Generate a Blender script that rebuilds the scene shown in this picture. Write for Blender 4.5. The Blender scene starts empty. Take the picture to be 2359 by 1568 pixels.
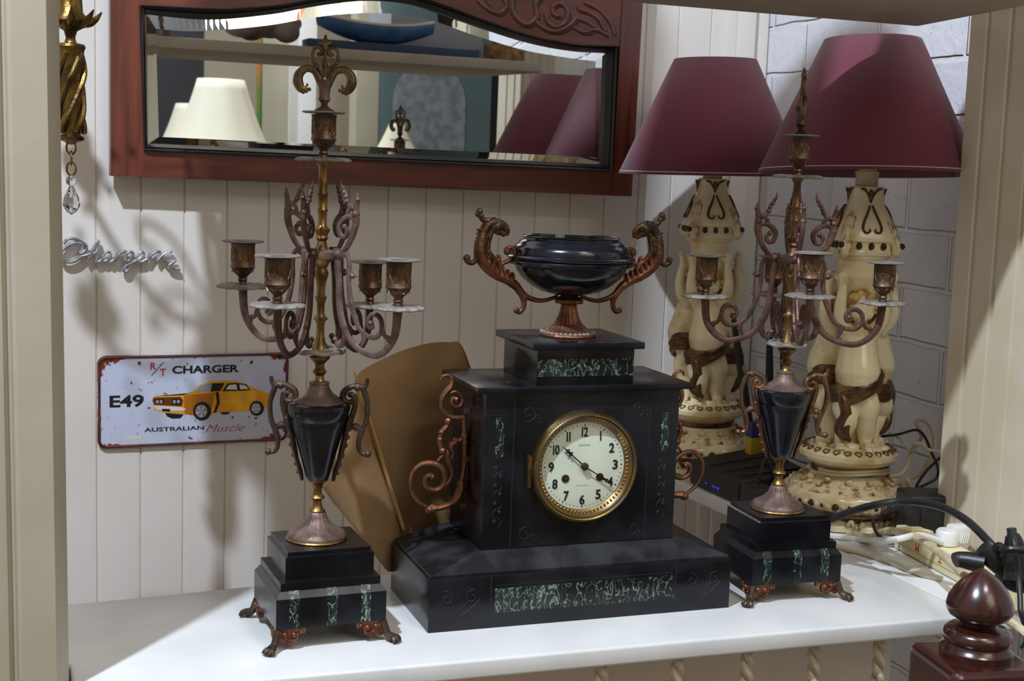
import bpy, bmesh, math, random
import numpy as np
from mathutils import Vector, Matrix, noise as mnoise
random.seed(7)
PI = math.pi
SC = bpy.context.scene
COL = SC.collection
# ------------------------------------------------------------------ camera
F_PX, IW, IH = 3126.79, 2359.0, 1568.0
CP = Vector((-0.44498, -1.47781, 0.55013)); YAW, PIT, ROL = .3487, .12838, .03626
FW = Vector((math.sin(YAW)*math.cos(PIT), math.cos(YAW)*math.cos(PIT), -math.sin(PIT)))
R0 = Vector((math.cos(YAW), -math.sin(YAW), 0)); U0 = R0.cross(FW)
RT = R0*math.cos(ROL) + U0*math.sin(ROL); UP = -R0*math.sin(ROL) + U0*math.cos(ROL)
cd = bpy.data.cameras.new('camera'); cam = bpy.data.objects.new('camera', cd); COL.objects.link(cam)
cd.sensor_width = 23.5; cd.lens = F_PX/IW*23.5; cd.clip_start = .02; cd.clip_end = 50
cam.matrix_world = Matrix(((RT.x, UP.x, -FW.x, CP.x), (RT.y, UP.y, -FW.y, CP.y), (RT.z, UP.z, -FW.z, CP.z), (0, 0, 0, 1)))
cd.dof.use_dof = True; cd.dof.focus_distance = 1.66; cd.dof.aperture_fstop = 10.0
SC.camera = cam
# ------------------------------------------------------------------ world, lights, exposure
w = bpy.data.worlds.new('room_air'); SC.world = w; w.use_nodes = True
bg = w.node_tree.nodes['Background']; bg.inputs[0].default_value = (1.0, .93, .86, 1); bg.inputs[1].default_value = .40
def area(name, loc, target, size, power, color):
    l = bpy.data.lights.new(name, 'AREA'); l.shape = 'DISK'; l.size = size; l.energy = power; l.color = color
    o = bpy.data.objects.new(name, l); COL.objects.link(o); o.location = loc
    o.rotation_euler = (Vector(target)-Vector(loc)).to_track_quat('-Z', 'Y').to_euler(); return o
area('ceiling_daylight_lamp', (-1.2, -1.02, 2.65), (.1, .4, .1), .075, 106, (.74, .84, 1.0))
area('room_warm_light', (.9, -3.0, 2.3), (.2, .3, .1), 1.6, 40, (1.0, .92, .82))
area('added_aisle_fill', (.5, -1.5, 2.5), (.5, -2.5, .8), .5, 26, (.95, .97, 1.0))  # added fill that brightens the reflected side of the room, no known fixture
SC.view_settings.view_transform = 'Standard'; SC.view_settings.look = 'None'
SC.view_settings.gamma = 1; SC.view_settings.use_curve_mapping = False; SC.view_settings.exposure = 0.0

# ------------------------------------------------------------------ pixel -> point on a real plane
def ray(u, v): return FW + RT*((u-(IW-0)/2)/F_PX) + UP*((IH/2-v)/F_PX)
def aty(u, v, y): d = ray(u, v); return CP + d*((y-CP.y)/d.y)
def atz(u, v, z=0.0): d = ray(u, v); return CP + d*((z-CP.z)/d.z)
def atx(u, v, x): d = ray(u, v); return CP + d*((x-CP.x)/d.x)
def atd(u, v, wd): return CP + ray(u, v)*wd
WY, WK = .94, .05
def atwall(u, v, off=0.0):
    d = ray(u, v); y0 = WY-off; return CP + d*((y0+WK*CP.x-CP.y)/(d.y-WK*d.x))
WU = Vector((1, WK, 0)).normalized(); WN = Vector((WK, -1, 0)).normalized()   # along wall, out of wall
# ------------------------------------------------------------------ materials
MATS = {}
def nodemat(name):
    m = bpy.data.materials.new(name); m.use_nodes = True; nt = m.node_tree
    return m, nt, nt.nodes['Principled BSDF']
def link(nt, a, b): nt.links.new(a, b)
def mat(name, c1, c2=None, rough=.5, metal=0., scale=20., bump=0., bscale=None, rough2=None, detail=4., lo=.4, hi=.62, spec=None, coat=0.):
    if name in MATS: return MATS[name]
    m, nt, b = nodemat(name); N = nt.nodes
    b.inputs['Base Color'].default_value = (*c1, 1); b.inputs['Roughness'].default_value = rough; b.inputs['Metallic'].default_value = metal
    if spec is not None: b.inputs['Specular IOR Level'].default_value = spec
    if coat: b.inputs['Coat Weight'].default_value = coat; b.inputs['Coat Roughness'].default_value = .15
    tc = N.new('ShaderNodeTexCoord')
    if c2:
        n = N.new('ShaderNodeTexNoise'); n.inputs['Scale'].default_value = scale; n.inputs['Detail'].default_value = detail
        link(nt, tc.outputs['Object'], n.inputs['Vector'])
        mr = N.new('ShaderNodeMapRange'); mr.inputs[1].default_value = lo; mr.inputs[2].default_value = hi
        link(nt, n.outputs['Fac'], mr.inputs[0])
        mx = N.new('ShaderNodeMix'); mx.data_type = 'RGBA'; mx.inputs[6].default_value = (*c1, 1); mx.inputs[7].default_value = (*c2, 1)
        link(nt, mr.outputs[0], mx.inputs[0]); link(nt, mx.outputs[2], b.inputs['Base Color'])
        if rough2 is not None:
            r = N.new('ShaderNodeMapRange'); r.inputs[3].default_value = rough; r.inputs[4].default_value = rough2
            link(nt, mr.outputs[0], r.inputs[0]); link(nt, r.outputs[0], b.inputs['Roughness'])
    if bump:
        n2 = N.new('ShaderNodeTexNoise'); n2.inputs['Scale'].default_value = bscale or scale*3; n2.inputs['Detail'].default_value = 5
        link(nt, tc.outputs['Object'], n2.inputs['Vector'])
        bp = N.new('ShaderNodeBump'); bp.inputs['Strength'].default_value = bump; bp.inputs['Distance'].default_value = .002
        link(nt, n2.outputs['Fac'], bp.inputs['Height']); link(nt, bp.outputs[0], b.inputs['Normal'])
    MATS[name] = m; return m
def srgb(r, g, b):
    f = lambda c: ((c/255+.055)/1.055)**2.4 if c > 10 else c/255/12.92
    return (f(r), f(g), f(b))
wallp = mat('wall_paint', srgb(224, 218, 210), srgb(218, 211, 201), .55, scale=3, bump=.1, bscale=60)
creamp = mat('cream_paint', srgb(182, 175, 156), srgb(174, 166, 145), .45, scale=5, bump=.15, bscale=45)
panelp = mat('old_cream_paint', srgb(208, 198, 178), srgb(198, 185, 156), .5, scale=6, bump=.1, bscale=50)
shelfp = mat('white_gloss_paint', srgb(222, 222, 219), srgb(212, 213, 211), .28, scale=9, bump=.12, bscale=35)
undershelf = mat('beige_board', srgb(168, 154, 134), srgb(158, 144, 124), .7, scale=8)
apron = mat('apron_paint', srgb(236, 228, 212), srgb(228, 219, 202), .6, scale=5)
slate = mat('black_slate', (.004, .0045, .006), (.009, .010, .014), .17, scale=14, rough2=.32, bump=.05, bscale=120, spec=.42)
slate_top = mat('dusty_slate', (.022, .023, .026), (.05, .05, .052), .42, scale=25, rough2=.6)
gold = mat('old_brass', (.33, .20, .065), (.14, .08, .035), .36, 1., 70, .15, 300, .5)
bronze = mat('copper_bronze', (.17, .10, .065), (.085, .055, .04), .42, .9, 60, .35, 260, .6)
rose = mat('dusty_rose_bronze', (.215, .145, .12), (.115, .07, .055), .5, .55, 60, .35, 260, .65)
darkbronze = mat('dark_bronze', (.11, .075, .05), (.055, .04, .03), .42, .8, 60, .3, 260, .55)
copper = mat('reddish_copper', (.25, .105, .055), (.12, .05, .03), .4, .85, 50, .45, 200, .55)
dust = mat('dusty_pale_metal', (.29, .265, .23), (.18, .155, .13), .65, .3, 50, .3, 250)
dialm = mat('enamel_dial', srgb(214, 222, 202), srgb(204, 212, 192), .22, scale=12)
blk = mat('black_print', (.008, .008, .009), rough=.45)
rubber = mat('black_rubber', (.012, .012, .013), rough=.4)
plasticb = mat('black_plastic', (.014, .013, .013), (.02, .019, .018), .42, scale=30, bump=.1, bscale=500)
whitepl = mat('white_plastic', srgb(226, 226, 220), rough=.35)
creampl = mat('cream_plastic', srgb(232, 222, 180), srgb(222, 208, 158), .4, scale=14)
cordm = mat('cream_flex', srgb(206, 192, 158), srgb(184, 166, 128), .5, scale=25)
redp = mat('red_marker', (.55, .03, .02), rough=.5)
ceram = mat('cream_ceramic', srgb(246, 232, 190), srgb(196, 156, 90), .2, scale=18, detail=8, lo=.5, hi=.72, bump=.15, bscale=140, coat=.3)
gilt = mat('brown_gilding', srgb(112, 74, 30), srgb(66, 42, 20), .28, .25, 45, .4, 160, coat=.3)
hairc = mat('honey_ceramic', srgb(222, 190, 120), srgb(160, 118, 58), .3, scale=60, bump=.5, bscale=220, lo=.42, hi=.6)
beadm = mat('brown_bead', srgb(70, 42, 24), srgb(45, 28, 18), .2, scale=30)
pearl = mat('pale_bead', srgb(220, 210, 190), rough=.25)
shadein = mat('shade_lining', srgb(206, 202, 198), rough=.8)
chrome = mat('chrome', (.72, .73, .76), (.5, .51, .54), .32, 1., 80)
cardb = mat('cardboard', srgb(152, 120, 82), srgb(142, 110, 73), .8, scale=8, bump=.1, bscale=120)
cardedge = mat('cardboard_edge', srgb(188, 146, 90), rough=.85)
crystal, nt, b = nodemat('crystal'); b.inputs['Transmission Weight'].default_value = 1; b.inputs['Roughness'].default_value = .03; b.inputs['IOR'].default_value = 1.5
mirror, nt, b = nodemat('silvered_glass'); b.inputs['Base Color'].default_value = (.78, .80, .78, 1); b.inputs['Metallic'].default_value = 1; b.inputs['Roughness'].default_value = .012
led, nt, b = nodemat('blue_led'); b.inputs['Emission Color'].default_value = (.02, .03, 1, 1); b.inputs['Emission Strength'].default_value = 2.0; b.inputs['Base Color'].default_value = (0, 0, .3, 1)
lens_glass, nt, b = nodemat('clear_glass'); b.inputs['Transmission Weight'].default_value = 1; b.inputs['Roughness'].default_value = .02; b.inputs['IOR'].default_value = 1.12

def wood(name, c1, c2, rough, sx, axis=0, coat=.3):
    m, nt, b = nodemat(name); N = nt.nodes
    tc = N.new('ShaderNodeTexCoord'); mp = N.new('ShaderNodeMapping'); s = [sx*12]*3; s[axis] = sx; mp.inputs['Scale'].default_value = s
    n = N.new('ShaderNodeTexNoise'); n.inputs['Scale'].default_value = 4; n.inputs['Detail'].default_value = 7; n.inputs['Distortion'].default_value = .6
    cr = N.new('ShaderNodeValToRGB'); cr.color_ramp.elements[0].position = .3; cr.color_ramp.elements[1].position = .7
    cr.color_ramp.elements[0].color = (*c1, 1); cr.color_ramp.elements[1].color = (*c2, 1)
    link(nt, tc.outputs['Object'], mp.inputs[0]); link(nt, mp.outputs[0], n.inputs['Vector']); link(nt, n.outputs['Fac'], cr.inputs[0]); link(nt, cr.outputs[0], b.inputs['Base Color'])
    b.inputs['Roughness'].default_value = rough; b.inputs['Coat Weight'].default_value = coat; b.inputs['Coat Roughness'].default_value = .2
    return m
mahog = wood('mahogany_rail', srgb(116, 54, 36), srgb(76, 32, 22), .38, 1.5, 0)
mahogv = wood('mahogany_stile', srgb(118, 56, 38), srgb(78, 34, 24), .38, 1.5, 2)
ebon = mat('ebonised_moulding', (.012, .012, .014), (.02, .02, .022), .35, scale=30)
darkwood = wood('dark_mahogany', srgb(66, 24, 16), srgb(36, 14, 11), .25, 1.5, 2, .6)
redwood = wood('red_mahogany', srgb(140, 52, 24), srgb(96, 30, 16), .3, 1.5, 0, .5)

def marble(name):
    m, nt, b = nodemat(name); N = nt.nodes; tc = N.new('ShaderNodeTexCoord')
    mp = N.new('ShaderNodeMapping'); mp.inputs['Scale'].default_value = (1, 1, .55); link(nt, tc.outputs['Object'], mp.inputs[0])
    n = N.new('ShaderNodeTexNoise'); n.inputs['Scale'].default_value = 95; n.inputs['Detail'].default_value = 9; n.inputs['Distortion'].default_value = 1.2; link(nt, mp.outputs[0], n.inputs['Vector'])
    n2 = N.new('ShaderNodeTexNoise'); n2.inputs['Scale'].default_value = 22; n2.inputs['Detail'].default_value = 3; link(nt, mp.outputs[0], n2.inputs['Vector'])
    a = N.new('ShaderNodeMath'); a.operation = 'SUBTRACT'; a.inputs[1].default_value = .5; link(nt, n.outputs['Fac'], a.inputs[0])
    ab = N.new('ShaderNodeMath'); ab.operation = 'ABSOLUTE'; link(nt, a.outputs[0], ab.inputs[0])
    mr = N.new('ShaderNodeMapRange'); mr.inputs[1].default_value = .0; mr.inputs[2].default_value = .030; mr.inputs[3].default_value = 1; mr.inputs[4].default_value = 0; link(nt, ab.outputs[0], mr.inputs[0])
    m2 = N.new('ShaderNodeMapRange'); m2.inputs[1].default_value = .46; m2.inputs[2].default_value = .60; link(nt, n2.outputs['Fac'], m2.inputs[0])
    mu = N.new('ShaderNodeMath'); mu.operation = 'MULTIPLY_ADD'; mu.inputs[1].default_value = .85; link(nt, mr.outputs[0], mu.inputs[0])
    m3 = N.new('ShaderNodeMath'); m3.operation = 'MULTIPLY'; m3.inputs[1].default_value = .22; link(nt, m2.outputs[0], m3.inputs[0]); link(nt, m3.outputs[0], mu.inputs[2])
    cr = N.new('ShaderNodeValToRGB'); e = cr.color_ramp.elements; e[0].color = (.006, .010, .009, 1); e[0].position = .05; e[1].color = (.27, .34, .29, 1); e[1].position = 1.0
    x = cr.color_ramp.elements.new(.3); x.color = (.026, .044, .037, 1)
    link(nt, mu.outputs[0], cr.inputs[0]); link(nt, cr.outputs[0], b.inputs['Base Color']); b.inputs['Roughness'].default_value = .2
    return m
marb = marble('verde_marble')
def fabric(name, c):
    m, nt, b = nodemat(name); N = nt.nodes; tc = N.new('ShaderNodeTexCoord')
    n = N.new('ShaderNodeTexNoise'); n.inputs['Scale'].default_value = 400; link(nt, tc.outputs['Object'], n.inputs['Vector'])
    bp = N.new('ShaderNodeBump'); bp.inputs['Strength'].default_value = .3; bp.inputs['Distance'].default_value = .001; link(nt, n.outputs['Fac'], bp.inputs['Height']); link(nt, bp.outputs[0], b.inputs['Normal'])
    b.inputs['Base Color'].default_value = (*c, 1); b.inputs['Roughness'].default_value = .75; b.inputs['Sheen Weight'].default_value = .25; b.inputs['Sheen Roughness'].default_value = .5
    return m
burg = fabric('burgundy_fabric', srgb(108, 40, 58)); creamf = fabric('cream_silk', srgb(238, 230, 208))
def brick():
    m, nt, b = nodemat('painted_brick'); N = nt.nodes; tc = N.new('ShaderNodeTexCoord')
    sx = N.new('ShaderNodeSeparateXYZ'); link(nt, tc.outputs['Object'], sx.inputs[0]); cb = N.new('ShaderNodeCombineXYZ')
    nz = N.new('ShaderNodeTexNoise'); nz.inputs['Scale'].default_value = 9; link(nt, tc.outputs['Object'], nz.inputs['Vector'])
    ad = N.new('ShaderNodeMath'); ad.operation = 'MULTIPLY_ADD'; ad.inputs[1].default_value = .012; link(nt, nz.outputs['Fac'], ad.inputs[0]); link(nt, sx.outputs[2], ad.inputs[2])
    link(nt, sx.outputs[1], cb.inputs[0]); link(nt, ad.outputs[0], cb.inputs[1])
    br = N.new('ShaderNodeTexBrick'); br.inputs['Scale'].default_value = 1; br.inputs['Brick Width'].default_value = .24; br.inputs['Row Height'].default_value = .094
    br.inputs['Mortar Size'].default_value = .006; br.inputs['Mortar Smooth'].default_value = .6; link(nt, cb.outputs[0], br.inputs['Vector'])
    br.inputs['Color1'].default_value = (*srgb(228, 227, 231), 1); br.inputs['Color2'].default_value = (*srgb(220, 220, 225), 1); br.inputs['Mortar'].default_value = (*srgb(230, 228, 229), 1)
    n = N.new('ShaderNodeTexNoise'); n.inputs['Scale'].default_value = 45; n.inputs['Detail'].default_value = 6; link(nt, tc.outputs['Object'], n.inputs['Vector'])
    s = N.new('ShaderNodeMath'); s.operation = 'MULTIPLY_ADD'; s.inputs[1].default_value = -2.4; link(nt, br.outputs['Fac'], s.inputs[0]); link(nt, n.outputs['Fac'], s.inputs[2])
    bp = N.new('ShaderNodeBump'); bp.inputs['Strength'].default_value = .8; bp.inputs['Distance'].default_value = .0035; link(nt, s.outputs[0], bp.inputs['Height']); link(nt, bp.outputs[0], b.inputs['Normal'])
    sp = N.new('ShaderNodeMapRange'); sp.inputs[1].default_value = .24; sp.inputs[2].default_value = .29; n3 = N.new('ShaderNodeTexNoise'); n3.inputs['Scale'].default_value = 190; link(nt, tc.outputs['Object'], n3.inputs['Vector']); link(nt, n3.outputs['Fac'], sp.inputs[0])
    mx = N.new('ShaderNodeMix'); mx.data_type = 'RGBA'; mx.inputs[6].default_value = (.12, .11, .11, 1); link(nt, sp.outputs[0], mx.inputs[0]); link(nt, br.outputs['Color'], mx.inputs[7])
    link(nt, mx.outputs[2], b.inputs['Base Color']); b.inputs['Roughness'].default_value = .5
    return m
brickm = brick()
# ------------------------------------------------------------------ mesh builder
def catmull(P, n=6):
    P = [Vector(p) for p in P]; out = []
    for i in range(len(P)-1):
        p0 = P[i-1] if i else P[0]*2-P[1]; p1, p2 = P[i], P[i+1]; p3 = P[i+2] if i+2 < len(P) else P[-1]*2-P[-2]
        for k in range(n):
            t = k/n; out.append(.5*((2*p1)+(p2-p0)*t+(2*p0-5*p1+4*p2-p3)*t*t+(-p0+3*p1-3*p2+p3)*t**3))
    out.append(P[-1]); return out
class MB:
    def __init__(s): s.v = []; s.f = []; s.M = Matrix.Identity(4)
    def add(s, vs, fs, M=None):
        o = len(s.v); T = s.M @ M if M else s.M
        s.v += [T @ Vector(v) for v in vs]; s.f += [[i+o for i in f] for f in fs]; return s
    def box(s, x0, x1, y0, y1, z0, z1, bev=0., M=None):
        bm = bmesh.new(); bmesh.ops.create_cube(bm, size=1)
        for v in bm.verts: v.co = Vector(((x0+x1)/2+v.co.x*(x1-x0), (y0+y1)/2+v.co.y*(y1-y0), (z0+z1)/2+v.co.z*(z1-z0)))
        if bev: bmesh.ops.bevel(bm, geom=bm.edges[:], offset=bev, segments=2, profile=.6, affect='EDGES')
        bm.verts.index_update(); vs = [v.co.copy() for v in bm.verts]; fs = [[v.index for v in f.verts] for f in bm.faces]; bm.free()
        return s.add(vs, fs, M)
    def hexa(s, c):   # 8 corners: bottom 4 ccw, top 4 ccw
        return s.add(c, [[3, 2, 1, 0], [4, 5, 6, 7], [0, 1, 5, 4], [1, 2, 6, 5], [2, 3, 7, 6], [3, 0, 4, 7]])
    def lathe(s, prof, seg=32, c=(0, 0, 0), M=None, wob=None, sq=0., cap=True, rot=0.):
        vs = []; n = len(prof)
        for r, z in prof:
            for k in range(seg):
                a = 2*PI*k/seg+rot; rr = r
                if wob: rr = r*(1+wob[1]*math.cos(wob[0]*a)) if len(wob) < 3 or wob[2] <= r <= wob[3] else r
                if sq: rr *= 1/((abs(math.cos(a))**sq+abs(math.sin(a))**sq)**(1/sq))
                vs.append((c[0]+rr*math.cos(a), c[1]+rr*math.sin(a), c[2]+z))
        fs = [[i*seg+k, i*seg+(k+1) % seg, (i+1)*seg+(k+1) % seg, (i+1)*seg+k] for i in range(n-1) for k in range(seg)]
        if cap: fs += [list(range(seg))[::-1], [(n-1)*seg+k for k in range(seg)]]
        return s.add(vs, fs, M)
    def tube(s, P, r, seg=8, smooth=5, flat=1., nrm=None, M=None):
        if not hasattr(r, '__len__'): r = [r]*len(P)
        if smooth > 1 and len(P) > 2:
            Q = catmull(P, smooth); rr = []
            for i in range(len(P)-1):
                for k in range(smooth): rr.append(r[i]+(r[i+1]-r[i])*k/smooth)
            rr.append(r[-1])
        else: Q = [Vector(p) for p in P]; rr = list(r)
        n = len(Q); T = [(Q[min(i+1, n-1)]-Q[max(i-1, 0)]).normalized() for i in range(n)]
        N = Vector(nrm) if nrm else (Vector((0, 0, 1)) if abs(T[0].z) < .9 else Vector((1, 0, 0)))
        N = (N-T[0]*N.dot(T[0])).normalized(); vs = []
        for i in range(n):
            if nrm: N = Vector(nrm)
            q = N-T[i]*N.dot(T[i]); N = q.normalized() if q.length > 1e-6 else N
            B = T[i].cross(N)
            for k in range(seg):
                a = 2*PI*k/seg; vs.append(Q[i]+(N*math.cos(a)*flat+B*math.sin(a))*rr[i])
        fs = [[i*seg+k, i*seg+(k+1) % seg, (i+1)*seg+(k+1) % seg, (i+1)*seg+k] for i in range(n-1) for k in range(seg)]
        fs += [list(range(seg))[::-1], [(n-1)*seg+k for k in range(seg)]]
        return s.add(vs, fs, M)
    def ball(s, c, r, M=None, u=10, v=7, rot=None):
        if not hasattr(r, '__len__'): r = (r, r, r)
        vs = [Vector((0, 0, r[2]))]
        for j in range(1, v):
            t = PI*j/v
            for k in range(u): a = 2*PI*k/u; vs.append(Vector((r[0]*math.sin(t)*math.cos(a), r[1]*math.sin(t)*math.sin(a), r[2]*math.cos(t))))
        vs.append(Vector((0, 0, -r[2])))
        if rot: vs = [rot @ q for q in vs]
        vs = [q+Vector(c) for q in vs]; L = len(vs)-1
        fs = [[0, 1+k, 1+(k+1) % u] for k in range(u)]
        fs += [[1+(j-1)*u+k, 1+j*u+k, 1+j*u+(k+1) % u, 1+(j-1)*u+(k+1) % u] for j in range(1, v-1) for k in range(u)]
        fs += [[L, 1+(v-2)*u+(k+1) % u, 1+(v-2)*u+k] for k in range(u)]
        return s.add(vs, fs, M)
    def prism(s, poly, o, ux, uy, n, t0, t1):   # polygon (a,b) extruded along n from t0 to t1
        o = Vector(o); k = len(poly); ar = sum(poly[i][0]*poly[(i+1) % k][1]-poly[(i+1) % k][0]*poly[i][1] for i in range(k))
        if (ar > 0) != (ux.cross(uy).dot(n)*(t1-t0) > 0): poly = poly[::-1]
        vs = [o+ux*a+uy*b+n*t0 for a, b in poly]+[o+ux*a+uy*b+n*t1 for a, b in poly]
        fs = [list(range(k))[::-1], list(range(k, 2*k))]+[[i, (i+1) % k, k+(i+1) % k, k+i] for i in range(k)]
        return s.add(vs, fs)
    def grid(s, rows, close=False):
        m = len(rows[0]); vs = [p for r in rows for p in r]
        fs = [[i*m+k, i*m+k+1, (i+1)*m+k+1, (i+1)*m+k] for i in range(len(rows)-1) for k in range(m-1)]
        return s.add(vs, fs)
    def build(s, name, m, parent=None, loc=(0, 0, 0), smooth=True, angle=40, solid=0., label=None):
        me = bpy.data.meshes.new(name); L = Vector(loc); me.from_pydata([v-L for v in s.v], [], s.f); me.update()
        if smooth:
            me.polygons.foreach_set('use_smooth', [True]*len(me.polygons)); me.set_sharp_from_angle(angle=math.radians(angle))
        me.materials.append(m); o = bpy.data.objects.new(name, me); COL.objects.link(o); o.location = L
        if parent: o.parent = parent
        if solid: d = o.modifiers.new('thick', 'SOLIDIFY'); d.thickness = solid; d.offset = 0
        if label: o['label'] = label
        return o
def bake(o):
    dg = bpy.context.evaluated_depsgraph_get(); dg.update(); me = bpy.data.meshes.new_from_object(o.evaluated_get(dg)); old = o.data
    o.modifiers.clear(); o.data = me; me.name = o.name
    me.polygons.foreach_set('use_smooth', [True]*len(me.polygons)); return o
def fuse(mb, name, m, voxel, parent=None, loc=(0, 0, 0), smooth=3, label=None):
    o = mb.build(name, m, None, loc, label=label); r = o.modifiers.new('r', 'REMESH'); r.mode = 'VOXEL'; r.voxel_size = voxel
    s = o.modifiers.new('s', 'SMOOTH'); s.iterations = smooth; s.factor = .5; bake(o); o.parent = parent; return o
def thing(name, label, cat, loc=(0, 0, 0), group=None, rz=0.):
    o = bpy.data.objects.new(name, None); COL.objects.link(o); o.location = loc; o.rotation_euler = (0, 0, rz); o.empty_display_size = .02
    o['label'] = label; o['category'] = cat
    if group: o['group'] = group
    return o
def tag(o, label, cat, group=None):
    o['label'] = label; o['category'] = cat
    if group: o['group'] = group
    return o
def struct(o): o['kind'] = 'structure'; return o
def copy_tree(o, parent=None):
    c = o.copy(); COL.objects.link(c); c.parent = parent
    for ch in [x for x in COL.objects if x.parent == o]: copy_tree(ch, c)
    return c
def text(s, o, ux, uy, n, w=None, h=None, thick=.0004, bold=0., shear=0., center=False, flip=False):
    cu = bpy.data.curves.new('t', 'FONT'); cu.body = s; cu.size = 1; cu.extrude = .5; cu.offset = bold; cu.shear = shear; cu.resolution_u = 4
    ob = bpy.data.objects.new('t', cu); COL.objects.link(ob); dg = bpy.context.evaluated_depsgraph_get(); dg.update()
    me = bpy.data.meshes.new_from_object(ob.evaluated_get(dg)); bpy.data.objects.remove(ob)
    co = [v.co.copy() for v in me.vertices]; fs = [list(p.vertices) for p in me.polygons]; bpy.data.meshes.remove(me)
    x0 = min(c.x for c in co); x1 = max(c.x for c in co); y0 = min(c.y for c in co); y1 = max(c.y for c in co)
    sy = h/(y1-y0) if h else w/(x1-x0); sx = w/(x1-x0) if w else sy
    cx, cy = ((x0+x1)/2, (y0+y1)/2) if center else (x0, y0); g = -1 if flip else 1
    mb = MB(); mb.add([Vector(o)+ux*(g*(c.x-cx)*sx)+uy*(g*(c.y-cy)*sy)+n*((c.z+.5)*thick) for c in co], fs); return mb
X, Y, Z = Vector((1, 0, 0)), Vector((0, 1, 0)), Vector((0, 0, 1))

# ================================================================== SETTING
def wall_pt(x, z, off=0): return Vector((x, WY+WK*x, z))+WN*off
mb = MB(); g0, pitch = -.3265, .07337; rows = []
xs = []; x = g0-12*pitch
while x < .99:
    xs += [(x-.0022, 0), (x, -.0035), (x+.0022, 0), (x+.006, .0006)]; x += pitch
rows = [[wall_pt(min(a, 1.0), z, d) for a, d in xs] for z in (-.95, -.3, .4, 1.6)]
mb.grid(rows); struct(mb.build('wall_back', wallp, angle=15))
mb = MB()
for a, b_, t in ((.872, .897, .014), (.897, .935, .024), (.935, .972, .012)):
    mb.box(a, b_, WY+WK*a-t, WY+WK*a+.02, -.9, 1.6, .003)
struct(mb.build('trim_1', wallp))
mb = MB(); mb.box(.975, 1.1, -.3, 1.03, -.95, 1.6); struct(mb.build('wall_right', brickm))
mb = MB(); mb.box(-3.2, 3.2, -4.3, 1.3, -1.0, -.95); struct(mb.build('floor', mat('floor_boards', srgb(120, 100, 78), srgb(96, 80, 62), .5, scale=4)))
mb = MB(); mb.box(-3.2, 3.2, -4.35, -4.25, -.95, 2.9); struct(mb.build('wall_front', mat('far_paint', srgb(214, 206, 186), rough=.7)))
mb = MB(); mb.box(-3.2, 3.2, -4.3, 1.3, 2.9, 2.95); struct(mb.build('ceiling', wallp))
# white shelf board, its return along the brick wall
sh = thing('shelf', 'white gloss painted board shelf carrying the black clock and both candelabra', 'shelf')
mb = MB()
pts_f = [(-.60, .003), (-.4010, .003), (-.4010, -.0885), (-.2, -.0925), (.3, -.0975), (.70, -.104), (.70, .2), (.655, .237), (0, .2365), (-.19, .2255), (-.3228, .2121), (-.60, .196)]
def slab(poly, z0, z1, bev=.004):
    bm = bmesh.new(); vs = [bm.verts.new((a, b_, z0)) for a, b_ in poly]; f = bm.faces.new(vs)
    r = bmesh.ops.extrude_face_region(bm, geom=[f]); vv = [e for e in r['geom'] if isinstance(e, bmesh.types.BMVert)]
    for v in vv: v.co.z = z1
    bmesh.ops.recalc_face_normals(bm, faces=bm.faces[:])
    if bev: bmesh.ops.bevel(bm, geom=[e for e in bm.edges], offset=bev, segments=3, profile=.5, affect='EDGES')
    bm.verts.index_update(); out = ([v.co.copy() for v in bm.verts], [[v.index for v in f.verts] for f in bm.faces]); bm.free(); return out
mb.add(*slab(pts_f, -.0235, 0)); mb.build('front_board', shelfp, sh)
mb = MB(); mb.add(*slab([(.702, -.104), (.97, -.107), (.97, .90), (.652, .90), (.6573, .665), (.669, .4985), (.672, .245), (.702, .207)], -.0235, -.0002, .0015)); mb.build('return_board', shelfp, sh)
# upper shelf board
mb = MB(); mb.add(*slab([(-.60, -.10), (.742, -.10), (.7936, .237), (-.60, .225)], .773, .797, .002)); tag(mb.build('upper_shelf', undershelf), 'beige underside of the shelf board above the mirror and lamps', 'shelf')
# apron under the shelf
mb = MB(); mb.box(-.6, .69, .05, .065, -.5, -.0237); tag(mb.build('apron_board', apron), 'plain beige board below the white shelf, behind the twisted cords', 'board')
# left post: board with a bead, chamfered edge
mb = MB()
prof = [(-.403, .0), (-.4035, -.055), (-.4160, -.088), (-.448, -.090), (-.4515, -.0885), (-.4535, -.0835), (-.457, -.082), (-.4595, -.084), (-.4605, -.0885), (-.466, -.090), (-.60, -.092), (-.60, .0)]
T = Matrix(((1, 0, -.0081, 0), (0, 1, 0, 0), (0, 0, 1, 0), (0, 0, 0, 1)))
mb.prism(prof, (0, 0, 0), X, Y, Z, -.6, .773); mb.v = [T @ v for v in mb.v]
tag(mb.build('shelf_post', creamp, angle=25), 'cream painted upright post at the left edge of the shelf', 'post')
# right panel of V-jointed boards
mb = MB(); XP = .85; ys = []
for i, yy in enumerate((.181, .141, .092, .043, -.006, -.055, -.104, -.16)):
    ys.append(yy) if i in (0, 7) else None
    if 0 < i < 7: ys += [yy+.006, yy+.003, yy-.003, yy-.006]
dx = [0]+[0, .0045, .0045, 0]*6+[0]
front = [(XP+d, y) for d, y in zip(dx, ys)]
mb.prism(front+[(XP+.025, -.16), (XP+.025, .181)], (0, 0, 0), X, Y, Z, .001, .93)
T = Matrix(((1, 0, 0, 0), (0, 1, .012, 0), (0, 0, 1, 0), (0, 0, 0, 1))); mb.v = [T @ v for v in mb.v]
tag(mb.build('side_panel', panelp, angle=20), 'cream tongue and groove board panel standing at the right end of the shelf', 'panel')

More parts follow.
